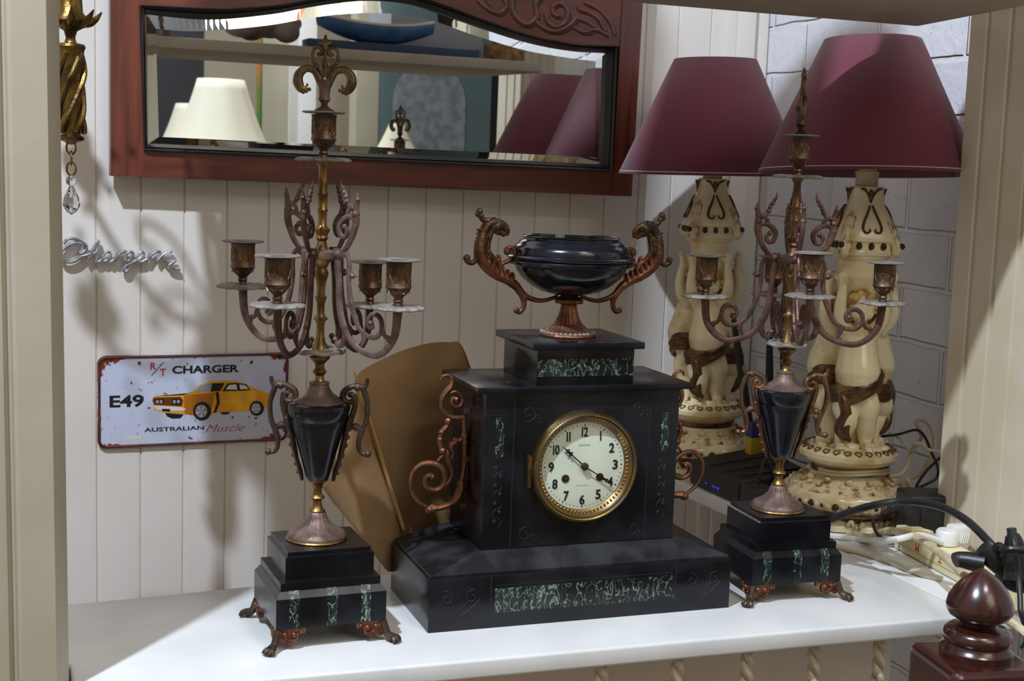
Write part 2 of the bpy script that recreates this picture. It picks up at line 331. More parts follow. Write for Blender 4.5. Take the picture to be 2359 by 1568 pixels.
# ================================================================== CLOCK
ck = thing('mantel_clock', 'black slate mantel clock with round white dial and green marble inlays', 'clock', (.2, .086, 0))
def P_(mb_, n, m, par=ck, **k):
    o = mb_.build(n, m, par, **k)
    if par is not None and par.parent is None: o.matrix_parent_inverse = Matrix.Translation(-Vector(par.location))
    return o
mb = MB(); mb.box(0, .4, 0, .1727, 0, .0645, .0015)
P_(mb, 'base_block', slate)
mb = MB(); q = lambda i, z: [(i, i, z), (.4-i, i, z), (.4-i, .1727-i, z), (i, .1727-i, z)]
mb.hexa(q(.003, .0645)+q(.003, .068)); mb.hexa([(.003, .003, .068), (.397, .003, .068), (.397, .1697, .068), (.003, .1697, .068), (.064, .0255, .0884), (.336, .0255, .0884), (.336, .158, .0884), (.064, .158, .0884)])
P_(mb, 'sloped_plinth', mat('dull_slate', (.007, .008, .010), (.022, .024, .028), .3, scale=22, rough2=.5, spec=.35), smooth=False)
mb = MB(); mb.box(.0717, .3283, .027, .155, .0884, .281, .001); P_(mb, 'body', slate)
mb = MB()
for x0, x1, z0, z1 in ((.0769, .0777, 0.002, .063), (.3221, .3229, .002, .063)): mb.box(x0, x1, -.0003, .001, z0, z1)
for x0 in (.1084, .2872): mb.box(x0, x0+.0008, .0267, .028, .0885, .281)
for x0, x1 in ((.0717, .1084), (.2880, .3283)): mb.box(x0, x1, .0267, .028, .2535, .2541)
mb.box(.084, .318, -.0003, .001, .0518, .0524)
P_(mb, 'engraved_lines', mat('slate_line', (.014, .015, .018), rough=.6), smooth=False)
# engraved flourishes
def scroll(cx, cz, r, turns, d=1, a0=0., y=0.): return [Vector((cx+d*r*(1-.8*t/24)*math.cos(a0+turns*2*PI*t/24), y, cz+r*(1-.8*t/24)*math.sin(a0+turns*2*PI*t/24))) for t in range(25)]
for cx, cz, y in ((.038, .037, 0), (.361, .037, 0)):
    mb = MB()
    for d in (-1, 1):
        mb.tube(scroll(cx+d*.016, cz+.004, .009, 1.1, d, 1.2, y), .00035, 4, 1); mb.tube([(cx+d*.025, y, cz), (cx+d*.012, y, cz-.012), (cx, y, cz-.019)], .00035, 4, 4)
    for k in range(-2, 3): mb.tube([(cx, y, cz-.019), (cx+k*.003, y, cz-.006), (cx+k*.006, y, cz+.004-abs(k)*.002)], .0003, 4, 3)
    P_(mb, 'engraved_flourish', MATS['slate_line'])
for cx in (.0905, .309):
    mb = MB()
    for k in range(7): mb.ball((cx+(k % 2-.5)*.006, .027, .19-k*.011), (.0022, .0004, .0022), u=6, v=4); mb.tube([(cx, .027, .195-k*.011), (cx+(-1)**k*.006, .027, .188-k*.011), (cx+(-1)**k*.002, .027, .182-k*.011)], .0003, 4, 3)
    P_(mb, 'engraved_garland', MATS['slate_line'])
for cx, cz, a in ((.128, .105, 0), (.272, .105, 2), (.127, .255, 4), (.274, .255, 1)): mb = MB(); mb.tube(scroll(cx, cz, .011, 1.3, 1, a, .027), .0003, 4, 1); mb.tube(scroll(cx+.012, cz-.006, .006, 1, -1, a, .027), .0003, 4, 1); P_(mb, 'engraved_scroll', MATS['slate_line'])

mb = MB(); mb.box(.0587, .3413, .018, .165, .281, .2884, .001); P_(mb, 'cornice', slate)
mb = MB(); mb.box(.136, .264, .0288, .149, .2884, .3321, .001); P_(mb, 'pedestal', slate)
mb = MB(); mb.box(.1267, .2733, .0193, .1574, .3321, .3405, .001); P_(mb, 'pedestal_cap', slate)
def rrect(x0, x1, z0, z1, r=0, n=5, top=True):
    if not r: return [(x0, z0), (x1, z0), (x1, z1), (x0, z1)]
    b_ = [(x0+r*(1-math.cos(PI*k/(2*n)*1)), z0+r*(1-math.sin(PI*k/(2*n)))) for k in range(n+1)] + [(x1-r*(1-math.sin(PI*k/(2*n))), z0+r*(1-math.cos(PI*k/(2*n)))) for k in range(n+1)]
    c = [(x1-r*(1-math.cos(PI*k/(2*n))), z1-r*(1-math.sin(PI*k/(2*n)))) for k in range(n+1)] + [(x0+r*(1-math.sin(PI*k/(2*n))), z1-r*(1-math.cos(PI*k/(2*n)))) for k in range(n+1)]
    return b_+c
for nm, po, y in (('marble_band', rrect(.0822, .3215, .0185, .0485), 0), ('marble_band', rrect(.1368, .2632, .2985, .3197), .0288)):
    mb = MB(); mb.prism(po, (0, y+.001, 0), X, Z, -Y, 0, .0014); P_(mb, nm, marb, smooth=False)
for x0, x1 in ((.0855, .0965), (.3045, .3155)):
    mb = MB(); po = [(x0, .251), (x1, .251)]+[((x0+x1)/2+(x1-x0)/2*math.cos(-PI*k/10), .2065+(x1-x0)/2*math.sin(-PI*k/10)) for k in range(11)]
    mb.prism(po, (0, .028, 0), X, Z, -Y, 0, .0014); P_(mb, 'marble_panel', marb, smooth=False)
# dial assembly
DC = Vector((.2003, .027, .1878)); MD = Matrix.Translation(DC) @ Matrix.Rotation(PI/2, 4, 'X')   # lathe axis -> -Y
mb = MB(); mb.lathe([(.056, 0), (.0565, .0015), (.0545, .0020), (.0, .0028)], 64, M=MD, cap=False); dial = P_(mb, 'dial', dialm)
dial_inv = dial.matrix_parent_inverse.copy()
def sub(mb_, n, m, par, **k): return mb_.build(n, m, par, **k)
mb = MB(); mb.lathe([(.0695, 0), (.0700, .004), (.0690, .009), (.0670, .0125), (.0655, .0145), (.0640, .0135), (.0632, .0105), (.0622, .0110), (.0612, .0085), (.0548, .0030), (.0545, .001)], 96, M=MD, cap=False)
bez = P_(mb, 'bezel', mat('bezel_brass', (.30, .21, .09), (.17, .13, .08), .32, 1., 40, rough2=.5))
mb = MB()
for k in range(120):
    a = 2*PI*k/120; mb.ball(MD @ Vector((.0672*math.cos(a), .0672*math.sin(a), .0128)), .0010, u=5, v=4)
sub(mb, 'beaded_rim', gold, bez)
mb = MB()
for k in range(72):
    a = 2*PI*k/72; c = MD @ Vector((.0582*math.cos(a), .0582*math.sin(a), .0064)); rr = Matrix.Rotation(-a, 3, 'Y')
    mb.ball(c, (.0031, .0010, .0014), u=8, v=5, rot=Matrix.Rotation(-a, 3, 'Y'))
sub(mb, 'egg_moulding', mat('bright_brass', (.46, .29, .09), (.28, .17, .06), .3, 1., 60), bez)
mb = MB(); mb.box(DC.x-.074, DC.x-.0695, .018, .0275, .165, .203, .001); mb.tube([(DC.x-.0735, .0185, .165), (DC.x-.0735, .0185, .205)], .0016, 8, 1); sub(mb, 'hinge', gold, bez)
mb = MB()
for k in range(60):
    a = 2*PI*k/60; r = Matrix.Rotation(a, 4, 'Z')
    if k % 5: mb.box(-.00022, .00022, .0500, .0518, .0020, .0024, M=MD @ r)
    else: mb.add([(0, .0493, .0025), (.0009, .0509, .0025), (0, .0527, .0025), (-.0009, .0509, .0025)], [[0, 1, 2, 3]], M=MD @ r)
sub(mb, 'minute_track', blk, dial, smooth=False)
yd = .027-.0026
def numeral(s, a, h=.0120):
    r = .0425; c = Vector((DC.x+r*math.sin(a), yd, DC.z+r*math.cos(a))); w_ = {1: .0042, 2: .0078}[len(s)]
    if s == '1': w_ = .0022
    if s == '11': w_ = .0052
    if s in ('1', '11'):
        m_ = MB()
        for o_ in ((0,) if s == '1' else (-.0017, .0017)): m_.box(c.x+o_-.0008, c.x+o_+.0008, yd-.0003, yd, c.z-h/2, c.z+h/2)
        return m_
    if s in ('10', '12'):
        m_ = MB(); m_.box(c.x-.0040, c.x-.0025, yd-.0003, yd, c.z-h/2, c.z+h/2)
        t_ = text(s[1], c+X*.0014, X, Z, -Y, .0056, h, .0003, .022, center=True); m_.add(t_.v, t_.f); return m_
    return text(s, c, X, Z, -Y, .0068, h, .0003, .022, center=True)
for n in range(1, 13): sub(numeral(str(n), n*PI/6), 'numeral', blk, dial, smooth=False)
mb = text('JAPY', DC+Vector((0.001, -.0029, .0225)), X, Z, -Y, .009, .0016, .0002, center=True) if False else MB()
for k in range(7): mb.tube([(DC.x-.007+k*.0022, yd-.0002, DC.z+.0255), (DC.x-.0062+k*.0022, yd-.0002, DC.z+.0268)], .0003, 4, 1)
sub(mb, 'maker_name', blk, dial); mb = MB()
for k in range(8): mb.tube([(DC.x-.008+k*.0021, yd-.0002, DC.z-.0250), (DC.x-.0073+k*.0021, yd-.0002, DC.z-.0238)], .00018, 4, 1)
sub(mb, 'maker_script', blk, dial)
for sx in (-1, 1):
    c = DC+Vector((sx*.0228-.0005, 0, -.0150)); M2 = Matrix.Translation(c) @ Matrix.Rotation(PI/2, 4, 'X')
    mb = MB(); mb.lathe([(.0050, .0015), (.0050, .0034), (.0044, .0036), (.0040, .0020)], 20, M=M2, cap=False); mb.lathe([(.0042, .0027), (.0, .0029)], 16, M=M2, cap=False)
    ar = sub(mb, 'winding_arbor', darkbronze, dial)
    mb = MB(); mb.box(c.x-.0013, c.x+.0013, .027-.0042, .027, c.z-.0013, c.z+.0013); sub(mb, 'arbor_square', copper, dial)
handm = mat('blued_steel', (.02, .02, .022), rough=.35, metal=.6)
def hand(p_tip, y, w_, orn):
    d = (p_tip-DC); d.y = 0; L = d.length; d.normalize(); nn = Vector((d.z, 0, -d.x)); c = Vector((DC.x, y, DC.z)); m_ = MB()
    po = [(0, -w_), (L*.55, -w_*.7), (L*.62, -w_*2), (L*.72, -w_*1.2), (L, 0), (L*.72, w_*1.2), (L*.62, w_*2), (L*.55, w_*.7), (0, w_)]
    m_.prism(po, c, d, nn, -Y, 0, .0007)
    for k in orn:
        for s_ in (-1, 1): m_.ball(c+d*(L*k)+nn*(s_*w_*2.6), (w_*1.3, .0005, w_*1.3), u=8, v=5); m_.tube([c+d*(L*(k-.08)), c+d*(L*k)+nn*(s_*w_*2.4), c+d*(L*(k+.07))], .0004, 5, 3)
    return m_
hm = MB()
hA = hand(aty(1294, 1026, .02), .0212, .0009, (.58, .72)); sub(hA, 'hour_hand', handm, dial)
hB = hand(aty(1417, 1119, .02), .0200, .0008, (.72,)); sub(hB, 'minute_hand', handm, dial)
mb = MB(); mb.lathe([(.0048, .0055), (.0048, .0078), (.0030, .0086), (0, .0088)], 20, M=MD, cap=False); mb.lathe([(.0035, .0086), (.0, .0092)], 16, M=MD, cap=False); sub(mb, 'hand_boss', darkbronze, dial)
# side brackets (bronze scrolls)
BY = .09
def bp_(u, v): p = aty(u, v, BY); return Vector((p.x, BY, p.z))
def bracket(sgn):
    m1 = MB()
    def tb(pts, r, sm=5):
        q_ = [bp_(*p) for p in pts]
        if sgn > 0: q_ = [Vector((.4-p.x, p.y, p.z)) for p in q_]
        m1.tube(q_, r, 8, sm)
    tb([(1016, 876), (1020, 867), (1031, 864), (1041, 872), (1040, 888), (1030, 900), (1020, 916), (1017, 932), (1022, 946), (1034, 957), (1050, 961), (1068, 961)], [.0015, .002, .0022, .0025, .0035, .0042, .0038, .003, .0026, .0026, .0028, .003])
    tb([(1034, 905), (1050, 902), (1062, 910), (1066, 922), (1060, 934), (1048, 935), (1041, 926), (1044, 917), (1051, 918), (1055, 924)], [.0022, .0022, .0022, .0022, .0024, .0024, .0024, .0022, .0022, .002])
    tb([(1069, 961), (1070, 985), (1071, 1008), (1071, 1040), (1069, 1075), (1062, 1118)], [.003, .0028, .0042, .003, .0028, .003])
    tb([(1063, 1105), (1062, 1127), (1052, 1148), (1038, 1160), (1015, 1168), (998, 1170), (989, 1176)], [.005, .0065, .006, .004, .0045, .0055, .005])
    tb([(998, 1172), (985, 1168), (968, 1157), (954, 1140), (947, 1116), (950, 1092), (960, 1077), (977, 1067), (1000, 1067), (1019, 1078), (1026, 1096), (1022, 1116), (1008, 1127), (992, 1126), (981, 1115), (981, 1101), (990, 1094), (998, 1097)], [.0022, .0024, .0026, .0028, .0028, .0028, .003, .0032, .0035, .0036, .0036, .0036, .0035, .0034, .0034, .0034, .0032, .003])
    tb([(1018, 1122), (1034, 1108), (1041, 1088), (1036, 1066), (1030, 1048), (1022, 1040)], [.003, .0035, .0045, .0042, .0038, .003])
    tb([(1036, 1066), (1045, 1045), (1040, 1030), (1050, 1018), (1068, 1010)], [.0025, .003, .004, .0036, .003])
    tb([(1033, 1040), (1024, 1046), (1015, 1054), (1008, 1062)], [.003, .0025, .002, .0018])
    tb([(1034, 968), (1031, 980), (1022, 990), (1015, 1003), (1014, 1018), (1020, 1036)], [.0045, .003, .0038, .0028, .0036, .003])
    for u, v, r in ((1071, 1005, .0055), (1071, 1018, .005), (1033, 970, .005), (1017, 996, .0042), (1014, 1012, .004), (1020, 1038, .005), (989, 1174, .0055), (1050, 1015, .0042), (1041, 1025, .0042), (1052, 920, .004), (995, 1098, .0046)):
        p = bp_(u, v); p = Vector((.4-p.x, p.y, p.z)) if sgn > 0 else p; m1.ball(p, r)
    for z in (.248, .188, .128):   # lugs into the stone side
        xx = .0717 if sgn < 0 else .3283; m1.box(min(xx-.006*1, xx)-.0 if sgn < 0 else xx-.002, xx+.002 if sgn < 0 else xx+.006, BY-.003, BY+.003, z-.003, z+.003)
    return m1
P_(bracket(-1), 'scroll_bracket', mat('bracket_copper', (.30, .13, .07), (.15, .08, .06), .38, .9, 45, .4, 220, .55)); P_(bracket(1), 'scroll_bracket', MATS['bracket_copper'])

# ================================================================== TAZZA ON THE CLOCK
VX, VY = .1985, .0885
tz = thing('urn', 'lidless black bowl urn with bronze griffin handles standing on top of the clock', 'urn', (VX, VY, .3405))
def sub2(mb_, n, m, par, root):
    o = mb_.build(n, m, par)
    if par == root: o.matrix_parent_inverse = Matrix.Translation(-Vector(root.location))
    return o
mb = MB()
mb.lathe([(.0, .392), (.020, .3925), (.038, .397), (.052, .405), (.0625, .414), (.0685, .4225), (.0700, .4275), (.0735, .4285), (.0780, .4300), (.0795, .4335), (.0775, .4360), (.0800, .4375), (.0808, .4395), (.0790, .4412), (.0735, .4420), (.0738, .4450), (.0725, .4500), (.0690, .4535), (.0665, .4550), (.0655, .4572), (.0600, .4605), (.0600, .4630), (.0612, .4642), (.0600, .4652), (.0560, .4640), (.0550, .4600), (.0600, .4500), (.0600, .4300), (.045, .415), (0, .405)], 72, (VX, VY, 0), cap=False)
sub2(mb, 'bowl', mat('black_glaze', (.006, .007, .011), (.01, .011, .016), .12, scale=20, rough2=.22), tz, tz)
mb = MB(); mb.lathe([(.0355, .3405), (.0360, .3425), (.0345, .3450), (.030, .3470), (.0245, .3500), (.0175, .3560), (.0130, .3640), (.0105, .3730), (.0098, .3800), (.0115, .3815), (.0165, .3835), (.0172, .3865), (.0140, .3885), (.0100, .3905), (.0120, .3935)], 64, (VX, VY, 0), wob=(24, .035, .0, .026)); st = sub2(mb, 'stem_foot', copper, tz, tz)
mb = MB()
for k in range(28): a = 2*PI*k/28; mb.ball((VX+.0165*math.cos(a), VY+.0165*math.sin(a), .3838), (.0018, .0018, .0026), u=6, v=5)
sub2(mb, 'beaded_collar', gold, st, tz)
mb = MB()
for k in range(34): a = 2*PI*k/34; mb.ball((VX+.0325*math.cos(a), VY+.0325*math.sin(a), .3452), (.0030, .0030, .0022), u=7, v=5)
sub2(mb, 'gadrooned_rim', dust, st, tz)
def vp(u, v): p = aty(u, v, VY); return Vector((p.x, VY, p.z))
def griffin(s):
    m1, m2 = MB(), MB()
    def T_(q_): return [Vector((2*VX-p.x, p.y, p.z)) if s > 0 else p for p in q_]
    def tb(m_, pts, r, sm=5, fl=1.): m_.tube(T_([vp(*p) for p in pts]), r, 9, sm, flat=fl)
    tb(m1, [(1285, 682), (1262, 690), (1240, 692), (1215, 684), (1200, 672), (1188, 658), (1168, 644), (1148, 634), (1130, 621), (1116, 606), (1108, 590), (1106, 575)], [.0025, .0026, .003, .0035, .0045, .0058, .0062, .0068, .0075, .0078, .0078, .0075])
    tb(m1, [(1195, 668), (1203, 680), (1207, 695), (1205, 710), (1196, 719), (1188, 713)], [.005, .0045, .0038, .0032, .003, .0026])
    tb(m1, [(1142, 632), (1150, 616), (1158, 606), (1172, 600), (1183, 590), (1185, 578), (1177, 570), (1168, 572), (1165, 580), (1172, 584)], [.004, .0035, .003, .0032, .0034, .0032, .0032, .003, .003, .003])
    tb(m1, [(1123, 575), (1130, 588), (1142, 600), (1152, 606)], [.0035, .004, .0035, .003])
    tb(m1, [(1149, 602), (1150, 592), (1146, 586)], [.0028, .0024, .002])
    for u, v, r in ((1125, 612, .0065), (1140, 625, .006), (1156, 634, .006), (1118, 600, .0075), (1190, 715, .004), (1170, 578, .0042), (1160, 636, .005), (1175, 650, .005)): m1.ball(T_([vp(u, v)])[0], (r, r*.8, r))
    tb(m2, [(1107, 582), (1106, 565), (1109, 548), (1114, 533), (1120, 521), (1130, 513), (1142, 511)], [.0078, .0075, .0068, .0062, .0060, .0062, .0065])
    m2.ball(T_([vp(1144, 521)])[0], (.0095, .0068, .0080)); m2.ball(T_([vp(1148, 532)])[0], (.0065, .005, .005))
    for k in range(6): m2.ball(T_([vp(1104+k*1.2, 574-k*9)])[0], (.0078, .0062, .0022))
    for k in range(7): m1.ball(T_([vp(1114+k*11, 600+k*6.5)])[0], (.0030, .0072, .0074))
    tb(m2, [(1148, 513), (1160, 518), (1168, 529), (1169, 543)], [.0055, .0048, .0040, .0015])
    tb(m2, [(1152, 534), (1159, 540), (1163, 544)], [.004, .003, .0018])
    tb(m2, [(1142, 508), (1128, 508), (1115, 507), (1107, 499), (1103, 492)], [.0035, .0042, .004, .003, .003])
    m2.ball(T_([vp(1104, 486)])[0], .0045); m2.ball(T_([vp(1100, 493)])[0], .0035); m2.ball(T_([vp(1108, 497)])[0], .0038)
    tb(m2, [(1128, 512), (1134, 524), (1130, 540), (1126, 556), (1124, 575)], [.003, .0035, .0035, .003, .003])
    tb(m2, [(1101, 560), (1098, 580), (1097, 596), (1088, 605), (1078, 602), (1073, 594), (1079, 590)], [.0045, .004, .0035, .0034, .0036, .0036, .003])
    for u, v, r in ((1112, 556, .007), (1118, 545, .006), (1108, 570, .0075), (1076, 593, .0042), (1145, 511, .005), (1155, 513, .004)): m2.ball(T_([vp(u, v)])[0], (r, r*.85, r))
    for sy in (-1, 1): m2.ball(T_([vp(1150, 520)])[0]+Vector((0, sy*.0065, 0)), .0018)
    h = fuse(m1, 'griffin_handle', copper, .0007, tz, smooth=2); h.matrix_parent_inverse = Matrix.Translation(-tz.location)
    g = fuse(m2, 'griffin_head', MATS['griffin'], .0006, h, smooth=1)
mat('griffin', (.20, .115, .06), (.075, .055, .042), .36, .9, 55, .4, 200, .5)
griffin(-1); griffin(1)

# ================================================================== CANDELABRA
engr, nt, b = nodemat('engraved_bronze'); N = nt.nodes; tc = N.new('ShaderNodeTexCoord')
vo = N.new('ShaderNodeTexVoronoi'); vo.feature = 'DISTANCE_TO_EDGE'; vo.inputs['Scale'].default_value = 160; link(nt, tc.outputs['Object'], vo.inputs['Vector'])
cr = N.new('ShaderNodeValToRGB'); cr.color_ramp.elements[0].color = (.34, .2, .07, 1); cr.color_ramp.elements[1].color = (.10, .06, .035, 1); cr.color_ramp.elements[1].position = .25
link(nt, vo.outputs['Distance'], cr.inputs[0]); link(nt, cr.outputs[0], b.inputs['Base Color']); b.inputs['Metallic'].default_value = .9; b.inputs['Roughness'].default_value = .42
bpn = N.new('ShaderNodeBump'); bpn.inputs['Strength'].default_value = .6; bpn.inputs['Distance'].default_value = .0008; bpn.invert = True; link(nt, vo.outputs['Distance'], bpn.inputs['Height']); link(nt, bpn.outputs[0], b.inputs['Normal'])
def cand(name, label, origin, basec, brot, arms, fin_rot, urn_rot, metal, lean=0.):
    root = thing(name, label, 'candelabrum', (origin[0], origin[1], 0), 'pair of black urn candelabra beside the clock')
    Bx, By = basec[0]-origin[0], basec[1]-origin[1]; BR = Matrix.Translation((Bx, By, 0)) @ Matrix.Rotation(brot, 4, 'Z')
    h = .064; mb = MB()
    def fr(h0, z0, h1, z1): mb.hexa([BR @ Vector(p) for p in [(-h0, -h0*.93, z0), (h0, -h0*.93, z0), (h0, h0*.93, z0), (-h0, h0*.93, z0), (-h1, -h1*.93, z1), (h1, -h1*.93, z1), (h1, h1*.93, z1), (-h1, h1*.93, z1)]])
    fr(h, .025, h, .060); fr(h, .060, h-.0055, .0675); fr(h-.006, .0675, h-.006, .0765)
    mb.build('lower_plinth', slate, root, smooth=False)
    mb = MB(); fr(h-.0125, .0765, h-.0125, .1035); fr(h-.0125, .1035, h-.0155, .105); fr(h-.0155, .105, h-.0155, .1095); mb.build('upper_plinth', slate, root, smooth=False)
    for k in (-1, 0, 1):
        mb = MB(); x0 = k*.0375-.0055 - (.006 if k < 0 else -.002 if k > 0 else 0); x1 = x0+.0115
        yy = -h*.93-.0004; mb.hexa([BR @ Vector(p) for p in [(x0, yy, .0255), (x1, yy, .0255), (x1, yy+.004, .0255), (x0, yy+.004, .0255), (x0, yy, .060), (x1, yy, .060), (x1, yy+.004, .060), (x0, yy+.004, .060)]])
        mb.hexa([BR @ Vector(p) for p in [(x0, yy, .060), (x1, yy, .060), (x1, yy+.009, .060), (x0, yy+.009, .060), (x0, yy+.0055, .0679), (x1, yy+.0055, .0679), (x1, yy+.009, .0679), (x0, yy+.009, .0679)]])
        mb.build('marble_strip', marb, root, smooth=False)
    # paw feet
    for sx in (-1, 1):
        for sy in (-1, 1):
            m1 = MB(); c = Vector((sx*(h-.001), sy*(h*.93-.001), 0)); T2 = lambda p: BR @ Vector((c.x+sx*p[0], c.y+sy*p[1], p[2]))
            for ax in (0, 1):   # two leafy wings under the plinth
                w_ = lambda t, z, e=0: T2((-t, -.001+e, z)) if ax == 0 else T2((-.001+e, -t, z))
                po = [(0, .0252), (.034, .0252), (.033, .018), (.026, .019), (.024, .010), (.017, .006), (.011, .010), (.004, .006), (0, .009)]
                a_, b2 = [w_(t, z, 0) for t, z in po], [w_(t, z, -.0045) for t, z in po]; k = len(po)
                m1.add(a_+b2, [list(range(k)), list(range(k, 2*k))[::-1]]+[[i, (i+1) % k, k+(i+1) % k, k+i][::-1] for i in range(k)])
                for t, z, r in ((.010, .018, .0042), (.020, .017, .004), (.028, .021, .003), (.015, .009, .0028)): m1.ball(w_(t, z, -.001), (r, r, r))
                m1.tube([w_(.004, .022, .001), w_(.014, .012, .001), (w_(.022, .012, .001)), w_(.024, .02, .001)], .0015, 6, 3)
            leg = m1.build('foot', copper, root)
            m2 = MB(); m2.tube([T2((-.002, -.002, .0235)), T2((.001, .001, .015)), T2((.003, .003, .009)), T2((.008, .008, .0055))], [.005, .0042, .0045, .0055], 8, 4)
            for a in (-.75, -.25, .25, .75):
                dx_, dy_ = math.cos(PI/4+a), math.sin(PI/4+a); m2.tube([T2((.006, .006, .0065)), T2((.007+.006*dx_, .007+.006*dy_, .0062)), T2((.007+.0095*dx_, .007+.0095*dy_, .0024))], [.003, .0031, .0022], 7, 3)
            m2.build('paw', darkbronze if name else gold, leg)
    Zs = lambda prof: prof
    # foot bell
    mb = MB(); mb.lathe([(.0335, .1095), (.0345, .1105), (.0345, .1130), (.0338, .1155), (.0310, .1185), (.0250, .1218), (.0185, .1255), (.0135, .1310), (.0113, .1365), (.0105, .1400), (.0090, .1415)], 48, wob=(16, .03, .0, .031)); fb = mb.build('bell_foot', rose, root)
    mb = MB(); mb.lathe([(.0348, .1093), (.0358, .1105), (.0350, .1120), (.0335, .1128)], 48); mb.build('foot_rim', gold, fb)
    mb = MB(); mb.lathe([(.0088, .1410), (.0094, .1430), (.0068, .1455), (.0052, .1500), (.0050, .1550), (.0078, .1570), (.0088, .1585), (.0078, .1602), (.0052, .1620), (.0050, .1680), (.0062, .1730), (.0085, .1760), (.0125, .1790), (.0125, .1800)], 28); mb.build('lower_stem', gold, root)
    # urn body
    mb = MB(); mb.lathe([(.0118, .1790), (.0128, .1805), (.0150, .1880), (.0195, .2050), (.0240, .2210), (.0275, .2330), (.0300, .2420), (.0322, .2500), (.0320, .2512), (.0336, .2530), (.0352, .2600), (.0365, .2650), (.0360, .2690), (.0320, .2712), (.0270, .2720)], 64); ub = mb.build('urn_body', MATS['black_glaze'], root)
    mb = MB(); mb.lathe([(.0302, .2715), (.0300, .2730), (.0235, .2760), (.0160, .2810), (.0120, .2870), (.0108, .2920), (.0118, .2930), (.0112, .2945), (.0085, .2955)], 48, wob=(18, .025, .0, .027)); mb.build('urn_shoulder', rose, root)
    mb = MB(); mb.lathe([(.0075, .2950), (.0052, .2975), (.0050, .3020), (.0074, .3050), (.0084, .3066), (.0072, .3084), (.0052, .3110), (.0055, .3160), (.0085, .3190), (.0110, .3215), (.0120, .3240)], 28); mb.build('middle_stem', gold, root)
    # leafy drip pan
    def pan(r, z, mat_, parent, lobes=12, leaf=False, M=None):
        m_ = MB(); pr = []
        seg = 96; rows_ = []
        for i, (q_, dz) in enumerate([(.12, 0), (.45, .0004), (.75, .001), (.93, -.0002), (1.0, -.0022 if not leaf else -.003)]):
            rows_.append([Vector(((q_*r*(1+(.05 if i > 2 else 0)*math.cos(lobes*2*PI*k/seg)))*math.cos(2*PI*k/seg), (q_*r*(1+(.05 if i > 2 else 0)*math.cos(lobes*2*PI*k/seg)))*math.sin(2*PI*k/seg), z+dz+(.0012 if leaf else .0005)*q_*math.cos(lobes*2*PI*k/seg))) for k in range(seg+1)])
        if M: rows_ = [[M @ p for p in r_] for r_ in rows_]
        m_.grid(rows_); o_ = m_.build('drip_pan', mat_, parent, solid=.0016); return o_
    pan(.0285, .332, dust, root, 6, True)
    # centre stem
    mb = MB(); mb.lathe([(.0105, .3300), (.0098, .3345), (.0060, .3410), (.0046, .3500), (.0045, .3610), (.0055, .3650), (.0080, .3670), (.0085, .3685), (.0060, .3705), (.0042, .3740), (.0044, .3850), (.0064, .3915), (.0068, .3935), (.0048, .3955), (.0045, .4020), (.0058, .4110), (.0078, .4170), (.0082, .4210), (.0070, .4235), (.0060, .4260), (.0090, .4320), (.0115, .4350), (.0130, .4370)], 28); mb.build('baluster', gold, root)
    mb = MB(); mb.lathe([(.0125, .4360), (.0215, .4370), (.0225, .4400), (.0222, .4450), (.0195, .4465), (.008, .4470)], 40); mb.build('collar', rose if not metal else darkbronze, root)
    mb = MB(); mb.lathe([(.0095, .4465), (.0062, .4510), (.0050, .4570), (.0072, .4600), (.0060, .4630), (.0085, .4680), (.0095, .4700), (.0070, .4725), (.0048, .4760), (.0052, .4900), (.0068, .4920), (.0052, .4945), (.0055, .5080), (.0070, .5100), (.0052, .5125), (.0048, .5400), (.0070, .5440), (.0085, .5465), (.0080, .5490)], 24)
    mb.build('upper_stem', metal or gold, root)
    LM = Matrix.Identity(4)
    pan(.0310, .5492, dust, root, 12)
    def cup(parent, M, disc=True):
        m_ = MB(); m_.lathe([(.0052, 0), (.0044, .004), (.0058, .006), (.0046, .0085), (.0056, .0105), (.0095, .0142), (.0128, .0188), (.0140, .0205), (.0147, .0215), (.0139, .0226), (.0135, .0300), (.0135, .0400), (.0140, .0470), (.0144, .0490)], 32, M=M); c_ = m_.build('candle_cup', bronze, parent)
        m_ = MB(); rr_ = .01355
        for k in range(10):
            a0 = 2*PI*k/10
            for z0_, z1_, e in ((.0275, .0365, .2), (.0365, .0275, .2), (.0300, .0430, .11), (.0430, .0300, .11)): m_.tube([((rr_+.0002*(t > .5))*math.cos(a0-e+2*e*t), (rr_+.0002*(t > .5))*math.sin(a0-e+2*e*t), z0_+(z1_-z0_)*t) for t in (0, .25, .5, .75, 1)], .00045, 4, 1)
            m_.tube([(.0125*math.cos(a0+t*.314), .0125*math.sin(a0+t*.314), .0168+.002*math.sin(t*PI)) for t in (0, .5, 1, 1.5, 2)], .0004, 4, 1)
        m_.v = [M @ v for v in m_.v]; m_.build('engraving', gold, c_)
        m_ = MB(); m_.lathe([(.0100, .0400), (.0100, .0500), (.0225, .0503), (.0245, .0512), (.0243, .0524), (.0220, .0522), (.0125, .0516), (.0092, .0514), (.0090, .0420)], 48, M=M, cap=False); m_.build('cup_rim', dust, c_)
        return c_
    cup(root, Matrix.Translation((0, 0, .5497)))
    # finial plug
    mb = MB(); mb.lathe([(.0095, .6010), (.0130, .6018), (.0105, .6040), (.0060, .6065), (.0035, .6090), (.0040, .6115), (.0068, .6150), (.0060, .6190), (.0062, .6230), (.0066, .6290), (.0085, .6370)], 20); fi = mb.build('finial', rose if not metal else darkbronze, root)
    m1 = MB(); FR = Matrix.Rotation(fin_rot, 4, 'Z')
